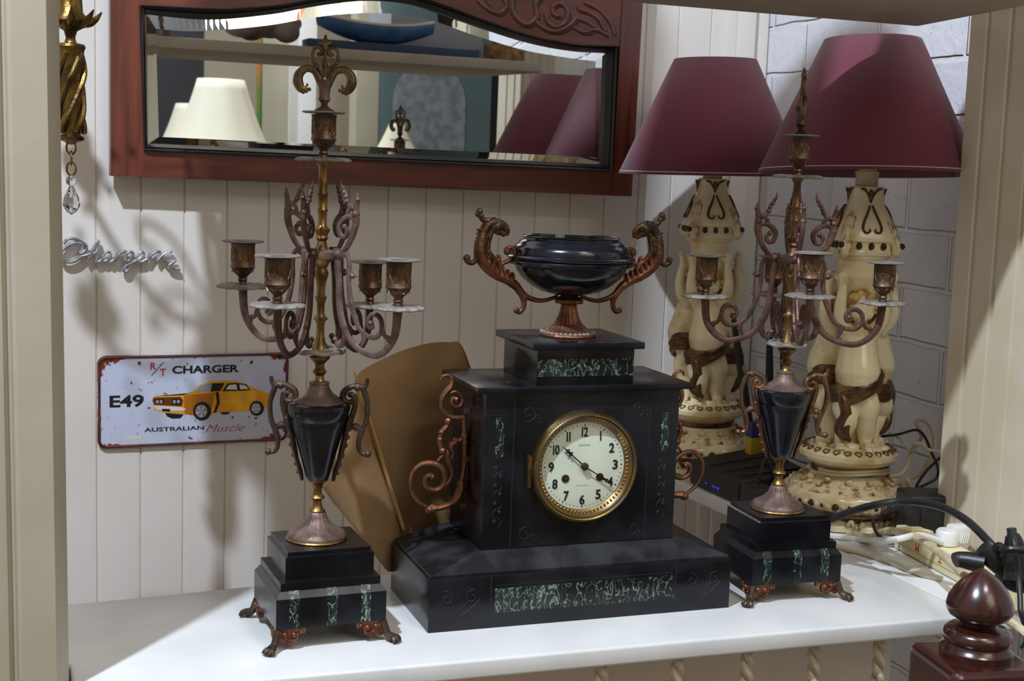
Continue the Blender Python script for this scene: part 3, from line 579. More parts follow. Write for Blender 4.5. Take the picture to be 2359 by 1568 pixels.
    for s in (-1, 1):
        V = lambda r_, z_: FR @ Vector((s*r_, 0, z_))
        m1.tube([V(.002, .628), V(.006, .637), V(.012, .6465), (V(.021, .6490)), V(.0285, .643), V(.0300, .634), V(.0255, .6265), V(.0190, .6275)], [.0045, .0045, .0038, .0042, .0052, .006, .005, .002], 8, 5, flat=.75, nrm=FR @ Y)
        for r_, z_, q_ in ((.017, .6262, .0022), (.0205, .6242, .0024), (.0240, .6232, .0026), (.0275, .6250, .0026), (.0195, .6310, .0016)): m1.ball(V(r_, z_), q_, u=7, v=5)
        m1.tube([V(.001, .640), V(.006, .650), V(.0125, .6560), V(.0145, .6650), V(.0120, .6720), V(.0060, .6725), V(.0035, .6675), V(.0060, .6645), V(.0085, .6665)], [.003, .003, .0028, .0024, .0024, .0022, .002, .002, .0018], 7, 5)
        m1.tube([V(.0125, .656), V(.0145, .6610)], [.003, .001], 6, 1); m1.tube([V(0, .676), V(.005, .6775), V(.0065, .6800)], [.003, .0025, .001], 6, 3)
    m1.tube([FR @ Vector(p) for p in ((0, 0, .640), (0, 0, .651), (0, 0, .662), (0, 0, .672), (0, 0, .679), (0, 0, .6870))], [.004, .0035, .0022, .0034, .0036, .0008], 8, 4); m1.ball(FR @ Vector((0, 0, .653)), .0036)
    m1.build('scroll_crest', mat('crest_brass', (.24, .16, .07), (.12, .08, .05), .4, .9, 60, .3, 250), fi)
    # arms
    for ang, R, z, am in arms:
        A = math.radians(ang); dr = Vector((math.cos(A), math.sin(A), 0)); sc_ = R/.120; dz = z-.388
        V = lambda r_, z_: dr*(r_ if r_ < .03 else .03+(r_-.03)*(R-.03)/.09)+Vector((0, 0, z_+dz*max(0, min(1, (r_-.03)/.09))))
        side = dr.cross(Z)
        m_ = MB(); tb = lambda pts, r_, sm=5, fl=.8: m_.tube([V(*p) for p in pts], r_, 8, sm, flat=fl, nrm=side)
        m_.tube([V(.0215, .4405), V(.0215, .4495)], .0045, 8, 1)
        tb([(.0225, .448), (.0235, .43), (.026, .411), (.028, .383), (.034, .363), (.045, .347), (.061, .337), (.082, .332), (.096, .335), (.109, .345), (.117, .360), (.120, .387)], [.0044, .0042, .004, .0042, .0044, .004, .0038, .0038, .0040, .0044, .005, .0058])
        tb([(.029, .4420), (.036, .4435), (.041, .433), (.041, .411), (.046, .388), (.054, .370), (.061, .360), (.074, .353), (.087, .353), (.095, .361), (.094, .372), (.087, .378), (.078, .377), (.0735, .370), (.076, .363), (.082, .365)], [.003, .003, .003, .003, .0034, .0032, .0028, .0028, .003, .003, .003, .003, .003, .003, .003, .0028])
        tb([(.041, .419), (.048, .4235), (.052, .419)], [.003, .0026, .0026], 4); tb([(.095, .366), (.1005, .355), (.107, .353), (.105, .348)], [.0028, .0026, .0028, .002], 4)
        tb([(.036, .362), (.037, .352), (.033, .342), (.026, .339), (.023, .345)], [.0045, .0042, .0035, .003, .0028], 4)
        tb([(.066, .358), (.068, .349), (.063, .340)], [.0032, .0036, .0015], 3)
        # upper flame scroll
        tb([(.026, .444), (.034, .449), (.043, .460), (.0505, .478), (.050, .492), (.0515, .503), (.053, .513)], [.0028, .0030, .0036, .0044, .0042, .0032, .0008])
        tb([(.044, .463), (.048, .482), (.040, .4865), (.0305, .483), (.0245, .475), (.0270, .465), (.034, .4635), (.0370, .470), (.0320, .4745)], [.003, .003, .0032, .0034, .0034, .0032, .0030, .0028, .0026])
        tb([(.049, .494), (.041, .497), (.036, .504), (.0325, .512), (.027, .519), (.0255, .528)], [.0034, .0030, .0022, .0022, .0020, .0005])
        tb([(.041, .496), (.036, .490), (.0375, .486)], [.003, .0022, .0015], 3)
        for p, r_ in (((.050, .489), .0048), ((.036, .503), .0034), ((.0325, .4745), .0034), ((.031, .513), .0030), ((.034, .508), .0030), ((.0285, .518), .0024), ((.053, .505), .0030), ((.046, .4955), .0034), ((.047, .420), .0035), ((.078, .368), .0034), ((.022, .346), .0034), ((.024, .443), .006)): m_.ball(V(*p), r_)
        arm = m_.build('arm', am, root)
        pan(.0295, 0, dust, root, 12, M=Matrix.Translation(V(.120, .3885)))
        cup(root, Matrix.Translation(V(.120, .3890)))
    # urn handles
    UR = Matrix.Rotation(urn_rot, 4, 'Z')
    for s in (-1, 1):
        m_ = MB()
        def H(u, v): r_ = (738-u)/2000.; z_ = .2711+(925-v)*.000505; return UR @ Vector((s*r_, 0, z_))
        tb = lambda pts, r_, sm=5: m_.tube([H(*p) for p in pts], r_, 8, sm)
        tb([(627, 868), (629, 880), (636, 892), (632, 906), (626, 929), (627, 960), (633, 980), (641, 1000), (645, 1020), (642, 1038), (632, 1045), (624, 1042)], [.002, .0028, .0036, .0034, .003, .003, .0032, .0036, .003, .0026, .0026, .003])
        tb([(636, 890), (650, 885), (668, 890), (681, 900), (683, 914), (674, 924), (662, 922), (658, 912), (665, 905), (671, 910)], [.0032, .003, .0034, .0038, .0038, .0036, .0034, .0032, .003, .003])
        tb([(657, 905), (654, 925), (658, 945), (664, 965), (668, 985)], [.003, .003, .0034, .0036, .004])
        tb([(641, 988), (652, 980), (662, 982)], [.003, .0042, .003], 3)
        m_.ball(H(623, 1044), .0042); m_.ball(H(650, 890), .0042); m_.ball(H(652, 982), .0045)
        m_.tube([H(667, 955), H(674, 990), H(682, 1030), H(689, 1060), H(697, 1085), H(702, 1108)], [.0065, .0075, .0085, .0060, .0070, .0050], 8, 4, flat=.42, nrm=UR @ X)
        for i_, (u_, v_) in enumerate(((668, 965), (672, 985), (676, 1005), (680, 1025), (686, 1050), (692, 1070), (697, 1090))): m_.ball(H(u_, v_)+(UR @ Vector((s*.002, 0, 0))), .0042-.0003*i_)
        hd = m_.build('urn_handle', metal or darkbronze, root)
    return root
cand('candelabrum', 'four-armed brass candelabrum left of the clock, scrolled crest facing front', (-.1240, .05), (-.1210, .0445), .045,
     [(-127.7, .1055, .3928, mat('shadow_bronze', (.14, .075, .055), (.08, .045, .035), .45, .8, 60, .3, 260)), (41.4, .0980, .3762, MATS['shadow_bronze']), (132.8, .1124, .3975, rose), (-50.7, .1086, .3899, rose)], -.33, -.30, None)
cand('candelabrum', 'four-armed brass candelabrum right of the clock, its crest seen edge-on', (.4985, .06), (.5010, .0600), -.055,
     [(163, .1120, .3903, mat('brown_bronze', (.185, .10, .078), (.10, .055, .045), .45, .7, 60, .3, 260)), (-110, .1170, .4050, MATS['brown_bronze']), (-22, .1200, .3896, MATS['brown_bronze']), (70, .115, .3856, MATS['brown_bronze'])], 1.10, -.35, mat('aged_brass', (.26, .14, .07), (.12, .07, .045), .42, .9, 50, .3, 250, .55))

# ================================================================== CHERUB LAMPS
def cherub_mesh():
    m = MB(); t = lambda P, r, sm=4: m.tube(P, r, 20, sm)
    # facing -Y, feet at z=0
    t([(0, 0, .088), (0, -.006, .105), (0, -.012, .125), (0, -.008, .150), (0, -.004, .172), (0, 0, .190)], [.026, .0320, .0355, .031, .0270, .019])
    m.ball((-.013, .012, .088), (.017, .017, .018)); m.ball((.013, .012, .088), (.017, .017, .018)); m.ball((0, -.026, .122), (.024, .018, .024)); m.ball((.010, -.020, .170), (.012, .010, .011)); m.ball((-.010, -.020, .170), (.012, .010, .011))
    t([(.012, 0, .088), (.019, -.006, .066), (.020, -.004, .048), (.021, .002, .028), (.021, .002, .010)], [.0215, .0210, .0160, .0152, .0100])
    t([(-.012, 0, .088), (-.016, -.018, .066), (-.012, -.022, .048), (-.014, -.006, .028), (-.018, -.004, .010)], [.0215, .0205, .0160, .0148, .0100])
    for sx, y in ((.021, 0), (-.018, -.006)):
        t([(sx, y+.006, .007), (sx*1.05, y-.006, .0065), (sx*1.1, y-.018, .0055)], [.0095, .0085, .006])
        for k in range(4): m.ball((sx*1.1+(k-1.5)*.0035, y-.024, .004), .0026, u=6, v=5)
    m.ball((.020, -.004, .186), .014); m.ball((-.020, -.004, .186), .014)
    t([(.019, -.004, .186), (.030, -.012, .202), (.0335, -.014, .222), (.032, -.012, .244), (.031, -.010, .258)], [.0125, .0110, .0098, .0078, .0066])
    t([(-.019, -.004, .186), (-.030, -.012, .202), (-.0335, -.014, .222), (-.032, -.012, .244), (-.031, -.010, .258)], [.0125, .0110, .0098, .0078, .0066])
    for s in (-1, 1):
        m.ball((s*.031, -.011, .264), (.0075, .0065, .008))
        for k in range(4): t([(s*(.026+k*.0035), -.014, .268), (s*(.0255+k*.0037), -.014, .275), (s*(.0255+k*.0035), -.010, .280-abs(k-1.4)*.0012)], [.0024, .0022, .0018], 2)
        t([(s*.026, -.013, .262), (s*.021, -.016, .268), (s*.020, -.014, .273)], [.0026, .0024, .002], 2)
    t([(0, 0, .188), (0, -.003, .205)], [.011, .0105], 1)
    m.ball((0, -.006, .2225), (.0205, .0215, .0225), u=14, v=10)
    m.ball((.0095, -.021, .215), (.008, .0065, .0075)); m.ball((-.0095, -.021, .215), (.008, .0065, .0075)); m.ball((0, -.0225, .206), (.0065, .005, .005))
    m.ball((0, -.0285, .2165), (.003, .0036, .003)); t([(-.0045, -.0265, .2105), (0, -.0282, .2098), (.0045, -.0265, .2105)], [.0012, .0018, .0012], 2)
    for s in (-1, 1): m.ball((s*.0205, -.004, .219), (.0035, .005, .006)); m.ball((s*.0078, -.0262, .2225), (.0032, .0018, .0018))
    return m
def hair_mesh():
    m = MB(); random.seed(3)
    for k in range(46):
        a = random.uniform(0, 2*PI); e = random.uniform(-.35, 1.45); d = Vector((math.cos(a)*math.cos(e), math.sin(a)*math.cos(e), math.sin(e)))
        if d.y < -.45 and d.z < .45: continue
        c = Vector((0, -.004, .2245))+Vector((d.x*.0225, d.y*.0225, d.z*.0235)); m.ball(c, random.uniform(.0052, .0078), u=8, v=6)
    for s in (-1, 1):
        for k in range(4): m.ball((s*(.022+.004*k), .004+.002*k, .214-.007*k), .0072-.0006*k, u=8, v=6)
    return m
def drape_mesh():
    m = MB()
    for j, (r, dz) in enumerate(((.0365, 0), (.0380, .006), (.0360, -.006), (.0350, .012), (.0340, -.011))):
        P = []
        for k in range(15):
            a = -PI*.95+PI*1.9*k/14-PI/2; P.append((r*math.cos(a)*1.02, r*math.sin(a)*.92-.005, .100+dz+.015*math.sin(a*1.0+1.2)+.0015*math.sin(3*a+j)))
        m.tube(P, [.0030]+[.0046]*13+[.003], 7, 3)
    m.tube([(-.030, -.018, .104), (-.024, -.032, .085), (-.018, -.034, .060), (-.026, -.026, .036), (-.016, -.024, .022), (-.004, -.022, .016)], [.006, .0075, .0085, .0075, .0075, .004], 8, 4)
    m.tube([(-.026, -.022, .106), (-.018, -.034, .078), (-.010, -.034, .055), (-.014, -.030, .032), (-.006, -.026, .014)], [.004, .005, .005, .005, .003], 8, 4)
    m.tube([(-.029, -.014, .105), (-.022, -.028, .130), (-.012, -.030, .155), (-.010, -.022, .180), (-.018, -.004, .198)], [.004, .0028, .0024, .0024, .002], 7, 4)
    return m
def place(me_obj, name, parent, M):
    o = bpy.data.objects.new(name, me_obj.data); COL.objects.link(o); o.parent = parent; o.matrix_basis = M; return o
LB = thing('cherub_lamp', 'cream and brown cherub column lamp with burgundy shade, nearer one at the right panel', 'lamp', (.801, .350, 0), 'pair of cherub lamps')
L = LB
mb = MB(); mb.lathe([(.080, 0), (.086, .002), (.088, .010), (.082, .016), (.078, .022), (.090, .030), (.0985, .036), (.1000, .046), (.0985, .054), (.092, .060), (.080, .066), (.068, .071), (.058, .078), (.054, .086), (.054, .094), (.060, .098), (.072, .103), (.0780, .110), (.0775, .117), (.072, .122), (.060, .1245), (.0, .1255)], 96, wob=(8, .035, .0786, .2))
base = mb.build('base', ceram, L)
mb = MB()
for k in range(30):
    a = 2*PI*k/30; mb.ball((.0985*math.cos(a)*(1+.035*math.cos(8*a)), .0985*math.sin(a)*(1+.035*math.cos(8*a)), .044), .0058 if k % 2 else .0036, u=9, v=7)
mb.build('bead_row', beadm, base)
mb = MB()
for k in range(30):
    a = 2*PI*(k+.5)/30; mb.ball((.0995*math.cos(a)*(1+.035*math.cos(8*a)), .0995*math.sin(a)*(1+.035*math.cos(8*a)), .0445), .0046, u=8, v=6)
for k in range(24):
    a = 2*PI*k/24; r_ = .088; P = [(r_*math.cos(a+d_), r_*math.sin(a+d_), .0625+z_) for d_, z_ in ((-.12, .004), (-.09, -.001), (0, -.004), (.09, -.001), (.12, .004))]; mb.tube(P, .0028, 6, 3)
    mb.ball((.074*math.cos(a+.13), .074*math.sin(a+.13), .0700), (.006, .006, .0045), u=8, v=6)
for k in range(12):
    a = 2*PI*k/12; mb.ball((.066*math.cos(a), .066*math.sin(a), .0765), (.0065, .0065, .005), u=8, v=6)
    mb.tube([((.087+.004*math.sin(j*.9))*math.cos(a+.26*(j/8)), (.087+.004*math.sin(j*.9))*math.sin(a+.26*(j/8)), .012+.010*math.sin(j*.9)) for j in range(9)], .003, 6, 2)
mb.build('scallop_relief', mat('antiqued_cream', srgb(240, 224, 182), srgb(150, 108, 54), .3, scale=70, detail=5, lo=.45, hi=.62, bump=.3, bscale=200), base)
mb = MB(); mb.lathe([(.0995, .0290), (.1015, .0345), (.1005, .0365), (.097, .0370)], 96, wob=(8, .035, .0, .2)); mb.lathe([(.0565, .084), (.0570, .089), (.0565, .0935)], 48); mb.lathe([(.0800, .0150), (.0810, .0200), (.080, .0240)], 96); mb.build('gilt_band', gilt, base)
mb = MB()
for k in range(26):
    a = 2*PI*k/26; R3 = Matrix.Translation((0, 0, 0)) @ Matrix.Rotation(a, 4, 'Z') @ Matrix.Translation((.0700, 0, .1232)) @ Matrix.Rotation(.55, 4, 'Y')
    ht = [(-.0055, 0), (-.001, .0048), (.0035, .0046), (.0045, .0020), (.003, 0), (.0045, -.0020), (.0035, -.0046), (-.001, -.0048)]
    mb.tube([R3 @ Vector((-p[0], p[1], .0006)) for p in ht+ht[:1]], .0011, 5, 1)
mb.build('heart_border', gilt, base)
# rocky ground and central trunk
mb = MB(); random.seed(5)
for k in range(26): a = random.uniform(0, 2*PI); r_ = random.uniform(.02, .058); mb.ball((r_*math.cos(a), r_*math.sin(a), .126), (random.uniform(.008, .014), random.uniform(.008, .014), random.uniform(.004, .008)), u=8, v=6)
mb.tube([(0, 0, .12), (.002, .001, .2), (0, 0, .30), (0, 0, .37)], [.020, .014, .013, .016], 12, 4)
fuse(mb, 'trunk', ceram, .002, L)
# bowl and capital
mb = MB(); mb.lathe([(.010, .335), (.016, .345), (.026, .356), (.036, .368), (.0405, .380), (.0415, .388), (.0450, .392), (.0455, .396), (.0410, .399), (.0370, .401), (.0362, .412), (.0375, .422), (.0430, .426), (.044, .430), (.03, .432)], 48); mb.build('capital_bowl', ceram, L)
def sq(prof, n=64, p=3.6, rot=PI/4):
    m_ = MB(); vs = []
    for r_, z_, k_ in prof:
        for i in range(n):
            a = 2*PI*i/n; q_ = 1/((abs(math.cos(a))**p+abs(math.sin(a))**p)**(1/p)); rr = r_*(1+(q_-1)*k_); vs.append((rr*math.cos(a), rr*math.sin(a), z_))
    fs = [[i*n+j, i*n+(j+1) % n, (i+1)*n+(j+1) % n, (i+1)*n+j] for i in range(len(prof)-1) for j in range(n)]+[list(range(n))[::-1], [(len(prof)-1)*n+j for j in range(n)]]
    m_.add(vs, fs); return m_
CR = Matrix.Rotation(-.30, 4, 'Z')
m_ = sq([(.040, .429, .3), (.0455, .431, .8), (.0470, .436, 1), (.0455, .440, 1), (.0455, .450, 1), (.0500, .4530, 1), (.0500, .458, 1), (.0465, .468, 1), (.0415, .480, 1), (.0350, .494, .9), (.0285, .508, .8), (.0255, .528, .7), (.0265, .534, .7), (.0250, .5370, .6), (.012, .5375, .2)])
m_.v = [CR @ v for v in m_.v]; cap_ = m_.build('capital', ceram, L)
m_ = MB()
for k in range(4):
    M4 = CR @ Matrix.Rotation(k*PI/2, 4, 'Z'); Mc = M4 @ Matrix.Rotation(PI/4, 4, 'Z'); V = lambda x, y, z: Mc @ Vector((x, y, z))
    m_.tube([V(.034, 0, .500), V(.041, 0, .486), V(.050, 0, .468), V(.058, 0, .452), V(.060, 0, .442), V(.055, 0, .435), V(.051, 0, .441)], [.003, .005, .0065, .0070, .0090, .008, .004], 9, 4)
    for yy in (-.007, .007): m_.tube([V(.032, yy*.3, .505), V(.042, yy, .482), V(.052, yy, .460), V(.059, yy, .440)], [.002, .004, .0045, .003], 7, 3)
    V = lambda x, y, z: M4 @ Vector((x, y, z))
    m_.ball(V(.043, 0, .4375), (.003, .03, .005), rot=(M4.to_3x3()))
m_.build('leaf_scrolls', MATS['antiqued_cream'], cap_)
m_ = MB(); m2 = MB()
for k in range(4):
    M4 = CR @ Matrix.Rotation(k*PI/2, 4, 'Z'); V = lambda x, y, z: M4 @ Vector((x, y, z)); xo = lambda z: .0272 + max(0, (.515-z))*.44
    for s in (-1, 1):
        m_.tube([V(xo(.505), s*.002, .508), V(xo(.495)+.001, s*.006, .497), V(xo(.485)+.001, s*.0125, .482), V(xo(.475)+.001, s*.0145, .472), V(xo(.468)+.001, s*.010, .4665), V(xo(.468)+.001, s*.004, .469), V(xo(.470)+.001, s*.005, .473)], [.0014, .0018, .0022, .0022, .002, .0016, .001], 6, 4)
        m_.tube([V(.0265, 0, .512), V(.0272, s*.004, .524), V(.0275, s*.011, .5325), V(.027, s*.017, .5335)], [.002, .0018, .0022, .0014], 6, 3)
    m_.ball(V(.0268, 0, .527), (.003, .004, .006))
    for yy in (-.019, 0, .019): m2.ball(V(.0462, yy, .4455), (.0046, .0056, .0056))
    Mc = M4 @ Matrix.Rotation(PI/4, 4, 'Z'); m2.ball(Mc @ Vector((.067, 0, .447)), .005)
m_.build('gilt_scrollwork', gilt, cap_); m2.build('dark_beads', beadm, cap_)
# three cherubs
ch = fuse(cherub_mesh(), 'cherub', ceram, .0016, None, smooth=5)
hr = fuse(hair_mesh(), 'hair', hairc, .0019, None, smooth=1)
dr_ = fuse(drape_mesh(), 'drape', gilt, .0016, None, smooth=1)
for k, a in enumerate((-.45, 1.75, 3.85)):
    M4 = Matrix.Rotation(a, 4, 'Z') @ Matrix.Translation((0, -.029, .1255))
    if k == 0: ch.parent = L; ch.matrix_basis = M4; hr.parent = ch; dr_.parent = ch
    else:
        c = place(ch, 'cherub', L, M4); place(hr, 'hair', c, Matrix.Identity(4)); place(dr_, 'drape', c, Matrix.Identity(4))
# socket and shade
mb = MB(); mb.lathe([(.0165, .5370), (.0175, .5385), (.0175, .5560), (.0185, .5570), (.0185, .5600), (.0140, .5605), (.0140, .590), (.010, .60)], 32); mb.build('lamp_socket', mat('ivory_socket', srgb(214, 198, 158), srgb(198, 180, 138), .35, scale=30), L)
mb = MB(); mb.lathe([(.0166, .5890), (.010, .600), (.018, .615), (.029, .632), (.031, .645), (.026, .660), (.015, .668), (.0, .670)], 24); mb.build('bulb', mat('frosted_bulb', srgb(220, 218, 214), rough=.3), L)
def shade(par, dx, z0, z1, r0, r1, M=None):
    m_ = MB(); n = 96; ro = [[Vector((dx+r*math.cos(2*PI*k/n), r*math.sin(2*PI*k/n), z)) for k in range(n+1)] for r, z in ((r0, z0), (r0+(r1-r0)*.5, (z0+z1)/2), (r1, z1))]
    m_.grid(ro); o = m_.build('lamp_shade', burg, par, solid=.0012)
    m_ = MB(); ri = [[Vector((dx+(r-.0014)*math.cos(2*PI*k/n), (r-.0014)*math.sin(2*PI*k/n), z)) for k in range(n+1)] for r, z in ((r0, z0+.0045), (r0+(r1-r0)*.5, (z0+z1)/2), (r1, z1-.003))]
    m_.grid(ri); m_.build('shade_lining', shadein, o)
    m_ = MB()
    for k in range(3): a = 2*PI*k/3+.4; m_.tube([(dx+r1*math.cos(a)*.99, r1*math.sin(a)*.99, z1-.004), (dx*.3+.012*math.cos(a), .012*math.sin(a), z1-.03)], .0014, 6, 1)
    m_.tube([(dx*.3+.012*math.cos(2*PI*k/12), .012*math.sin(2*PI*k/12), z1-.03) for k in range(13)], .0016, 6, 1)
    for s in (-1, 1): m_.tube([(s*.012, 0, z1-.03), (s*.036, 0, z1-.06), (s*.036, 0, .63), (s*.019, 0, .598)], .0013, 6, 5)
    m_.build('shade_carrier', gold, o); return o
sh_ = shade(L, -.003, .5565, .7620, .1685, .0735); tl = Matrix.Translation((0, 0, .64)) @ Matrix.Rotation(math.radians(-2.6), 4, 'X') @ Matrix.Translation((0, 0, -.64)); sh_.matrix_basis = tl
L2 = copy_tree(LB); L2.location = (.752, .745, .0018); L2.rotation_euler = (0, math.radians(-1.2), .0)
L2['label'] = 'cream and brown cherub column lamp with burgundy shade, farther one beside the mirror'
for ch_ in [x for x in COL.objects if x.parent == L2 and x.name.startswith('lamp_shade')]: ch_.matrix_basis = Matrix.Translation((0, 0, -.012))

# ================================================================== MIRROR
MY0, MK = .918, .04
def atm(u, v, off=.03):
    d = ray(u, v); y0 = MY0-off; return CP+d*((y0+MK*CP.x-CP.y)/(d.y-MK*d.x))
MU = Vector((1, MK, 0)).normalized(); MN = Vector((MK, -1, 0)).normalized(); MO = Vector((0, MY0, 0))
def loc2(p): return ((p-MO).dot(MU), p.z)
def mp(a, z, off): return MO+MU*a+Z*z+MN*off
mr = thing('wall_mirror', 'long arched mirror in a red mahogany frame with black inner edge on the back wall', 'mirror')
Mo = [loc2(atm(u, v)) for u, v in [(331, 347), (321, 11), (408, 15), (520, 20), (633, 12), (715, -2), (800, -14), (870, -18), (955, -10), (1035, 16), (1115, 46), (1226, 83), (1329, 103), (1420, 106), (1407, 395)]]
Gg = [loc2(atm(u, v, .014)) for u, v in [(341, 332), (337, 32), (436, 42), (520, 43), (633, 31), (717, 15), (801, 4), (870, 1), (948, 9), (1020, 30), (1115, 62), (1226, 95), (1329, 114), (1399, 121), (1389, 380)]]
Bb = [loc2(atm(u, v, .014)) for u, v in [(366, 315), (359, 66), (436, 72), (520, 68), (625, 57), (705, 43), (795, 32), (870, 30), (945, 36), (1010, 52), (1095, 82), (1210, 116), (1315, 134), (1372, 141), (1371, 362)]]
xl, zb = loc2(atm(255, 405)); xr, zb2 = loc2(atm(1455, 452)); ztop = .985
xl2 = loc2(atm(247, 0))[0]; xr2 = loc2(atm(1484, 20))[0]
def mprism(po, name, m_, t0=0., t1=.03, par=None, **k): q_ = MB(); q_.prism(po, MO, MU, Z, MN, t0, t1); return q_.build(name, m_, par or mr, smooth=False, **k)
mxl = Mo[0][0]; mxr = Mo[-1][0]
mprism([(xl, zb), (mxl, zb+(Mo[0][1]-zb)*0+.0), (mxl, ztop), (xl, ztop)], 'frame_stile', mahogv)
mprism([(mxr+.004, zb2), (xr, zb2), (xr+.006, ztop), (mxr+.010, ztop)], 'frame_stile', mahogv, 0, .0305)
zi = lambda x: zb+(zb2-zb)*(x-xl)/(xr-xl)
mprism([(mxl, zi(mxl)), (mxr+.004, zi(mxr)), (mxr+.004, Mo[-1][1]), (mxl, Mo[0][1])], 'bottom_rail', mahog, 0, .0295)
mprism([(mxl, Mo[1][1])]+Mo[2:14]+[(mxr+.010, Mo[13][1]), (mxr+.010, ztop), (mxl, ztop)], 'top_rail', mahog, 0, .0285)
def ring(A, B, offs, ts):   # strips between two matching outlines
    q_ = MB(); rows_ = []
    for o_, t_ in zip(offs, ts): rows_.append([mp(a[0]+(b_[0]-a[0])*t_, a[1]+(b_[1]-a[1])*t_, o_) for a, b_ in zip(A+A[:1], B+B[:1])])
    q_.grid(rows_); return q_
def dense(A, n=6):
    top = catmull([Vector((a, b_, 0)) for a, b_ in A[1:14]], n); return [A[0]]+[(p.x, p.y) for p in top]+[A[14]]
Mo_, Gg_, Bb_ = dense(Mo), dense(Gg), dense(Bb)
ring(Mo_, Gg_, (.026, .034, .0385, .0365, .029, .031, .022, .0150, .010), (-.02, .0, .12, .3, .45, .6, .8, .98, 1.1)).build('inner_moulding', ebon, mr, angle=50)
gl = MB(); gl.grid([[mp(a, z, .014) for a, z in Bb_]]); q_ = MB(); q_.add([mp(a, z, .014) for a, z in Bb_], [list(range(len(Bb_)))[::-1]]); glass = q_.build('glass', mirror, mr, smooth=False)
ring(Gg_, Bb_, (.0118, .014), (-.02, 1)).build('bevelled_edge', mirror, mr, smooth=False)
mprism([(xl+.02, zb+.02), (xr-.02, zb+.02), (xr-.02, ztop-.02), (xl+.02, ztop-.02)], 'back_board', ebon, -.004, .008)
# carved scrolls on the top rail
q_ = MB(); q2 = MB()
def cm(u, v, o_=.0285): return atm(u, v, o_)
for pts_, r_ in (([(1100, 2), (1125, 22), (1150, 30), (1165, 15), (1158, -5)], .004), ([(1180, -10), (1178, 20), (1192, 45), (1215, 56), (1235, 40), (1232, 12), (1245, -10)], .0055),
                 ([(1255, 30), (1262, 52), (1282, 62), (1302, 50), (1306, 25), (1290, 8), (1272, 16), (1276, 34), (1290, 36)], .005), ([(1232, 48), (1250, 64), (1280, 72), (1310, 60), (1330, 38)], .0045),
                 ([(1318, 62), (1345, 74), (1372, 68), (1398, 80)], .004), ([(1330, 20), (1355, 28), (1378, 45), (1392, 70)], .005), ([(1345, 5), (1375, 20), (1402, 48), (1415, 80)], .004), ([(1330, 42), (1352, 50), (1368, 62)], .004), ([(1140, -20), (1120, -5), (1128, 12)], .003)):
    q_.tube([cm(*p) for p in pts_], r_, 8, 5, flat=.5, nrm=MN)
    q2.tube([cm(u+5, v+5, .0283) for u, v in pts_], r_*.9, 8, 5, flat=.25, nrm=MN)  # dark offset copies put the shade of the carved recesses into colour
q_.build('carving', mahog, mr); q2.build('carving_shade', mat('recess_shade', srgb(48, 24, 18), rough=.5), mr)

# ================================================================== TIN PLATE
TC = atwall(443, 918, .006)
pl = thing('tin_sign', 'tin number plate sign with an orange coupe and CHARGER lettering on the back wall', 'sign', TC)
def wf(u, v, off=.006): return atwall(u, v, off)
def wl(p): d = p-TC; return (d.dot(WU), d.z)
def zz(x, y): return wl(wf(140+x/4.2125, 780+y/4.2125))
def poly_build(name, po, m_, t0, t1, par, **k):
    q_ = MB(); q_.prism(po, (0, 0, 0), WU, Z, WN, t0, t1); return q_.build(name, m_, par, smooth=False, **k)
A1, A2, A3, A4 = zz(352, 145), zz(2205, 145), zz(2200, 1005), zz(350, 1040)
PW, PH = (A2[0]-A1[0]+A3[0]-A4[0])/2, (A1[1]-A4[1]+A2[1]-A3[1])/2
def rr(cx, cz, w_, h_, r, n=6):
    out = []
    for (sx, sz, a0) in ((1, 1, 0), (-1, 1, PI/2), (-1, -1, PI), (1, -1, 1.5*PI)):
        for k in range(n+1): a = a0+PI/2*k/n; out.append((cx+sx*(w_/2-r)+r*math.cos(a), cz+sz*(h_/2-r)+r*math.sin(a)))
    return out
PCx, PCz = (A1[0]+A3[0])/2, (A1[1]+A3[1])/2
plm, nt, b = nodemat('rusty_tin'); N = nt.nodes; tc = N.new('ShaderNodeTexCoord')
sx_ = N.new('ShaderNodeSeparateXYZ'); link(nt, tc.outputs['Object'], sx_.inputs[0])
def mth(op, a, b_=None, c_=None):
    n_ = N.new('ShaderNodeMath'); n_.operation = op
    for i, q in enumerate((a, b_, c_)):
        if q is None: continue
        if isinstance(q, (int, float)): n_.inputs[i].default_value = q
        else: link(nt, q, n_.inputs[i])
    return n_.outputs[0]
ax_ = mth('SUBTRACT', PW/2, mth('ABSOLUTE', mth('SUBTRACT', sx_.outputs[0], PCx))); az_ = mth('SUBTRACT', PH/2, mth('ABSOLUTE', mth('SUBTRACT', sx_.outputs[2], PCz)))
edge = mth('MINIMUM', ax_, az_); corner = mth('ADD', ax_, az_)
n1 = N.new('ShaderNodeTexNoise'); n1.inputs['Scale'].default_value = 60; n1.inputs['Detail'].default_value = 6; n1.inputs['Roughness'].default_value = .7; link(nt, tc.outputs['Object'], n1.inputs['Vector'])
n2 = N.new('ShaderNodeTexNoise'); n2.inputs['Scale'].default_value = 120; n2.inputs['Detail'].default_value = 3; link(nt, tc.outputs['Object'], n2.inputs['Vector'])
th = mth('ADD', mth('MULTIPLY', edge, -14.), mth('MULTIPLY', corner, -4.5)); rust = mth('GREATER_THAN', mth('ADD', n1.outputs['Fac'], th), .245)
spots = mth('GREATER_THAN', n2.outputs['Fac'], .685); rust = mth('MAXIMUM', rust, spots)
crr = N.new('ShaderNodeValToRGB'); crr.color_ramp.elements[0].color = (*srgb(40, 20, 30), 1); crr.color_ramp.elements[1].color = (*srgb(140, 52, 22), 1); crr.color_ramp.elements[0].position = .4; crr.color_ramp.elements[1].position = .62; link(nt, n2.outputs['Fac'], crr.inputs[0])
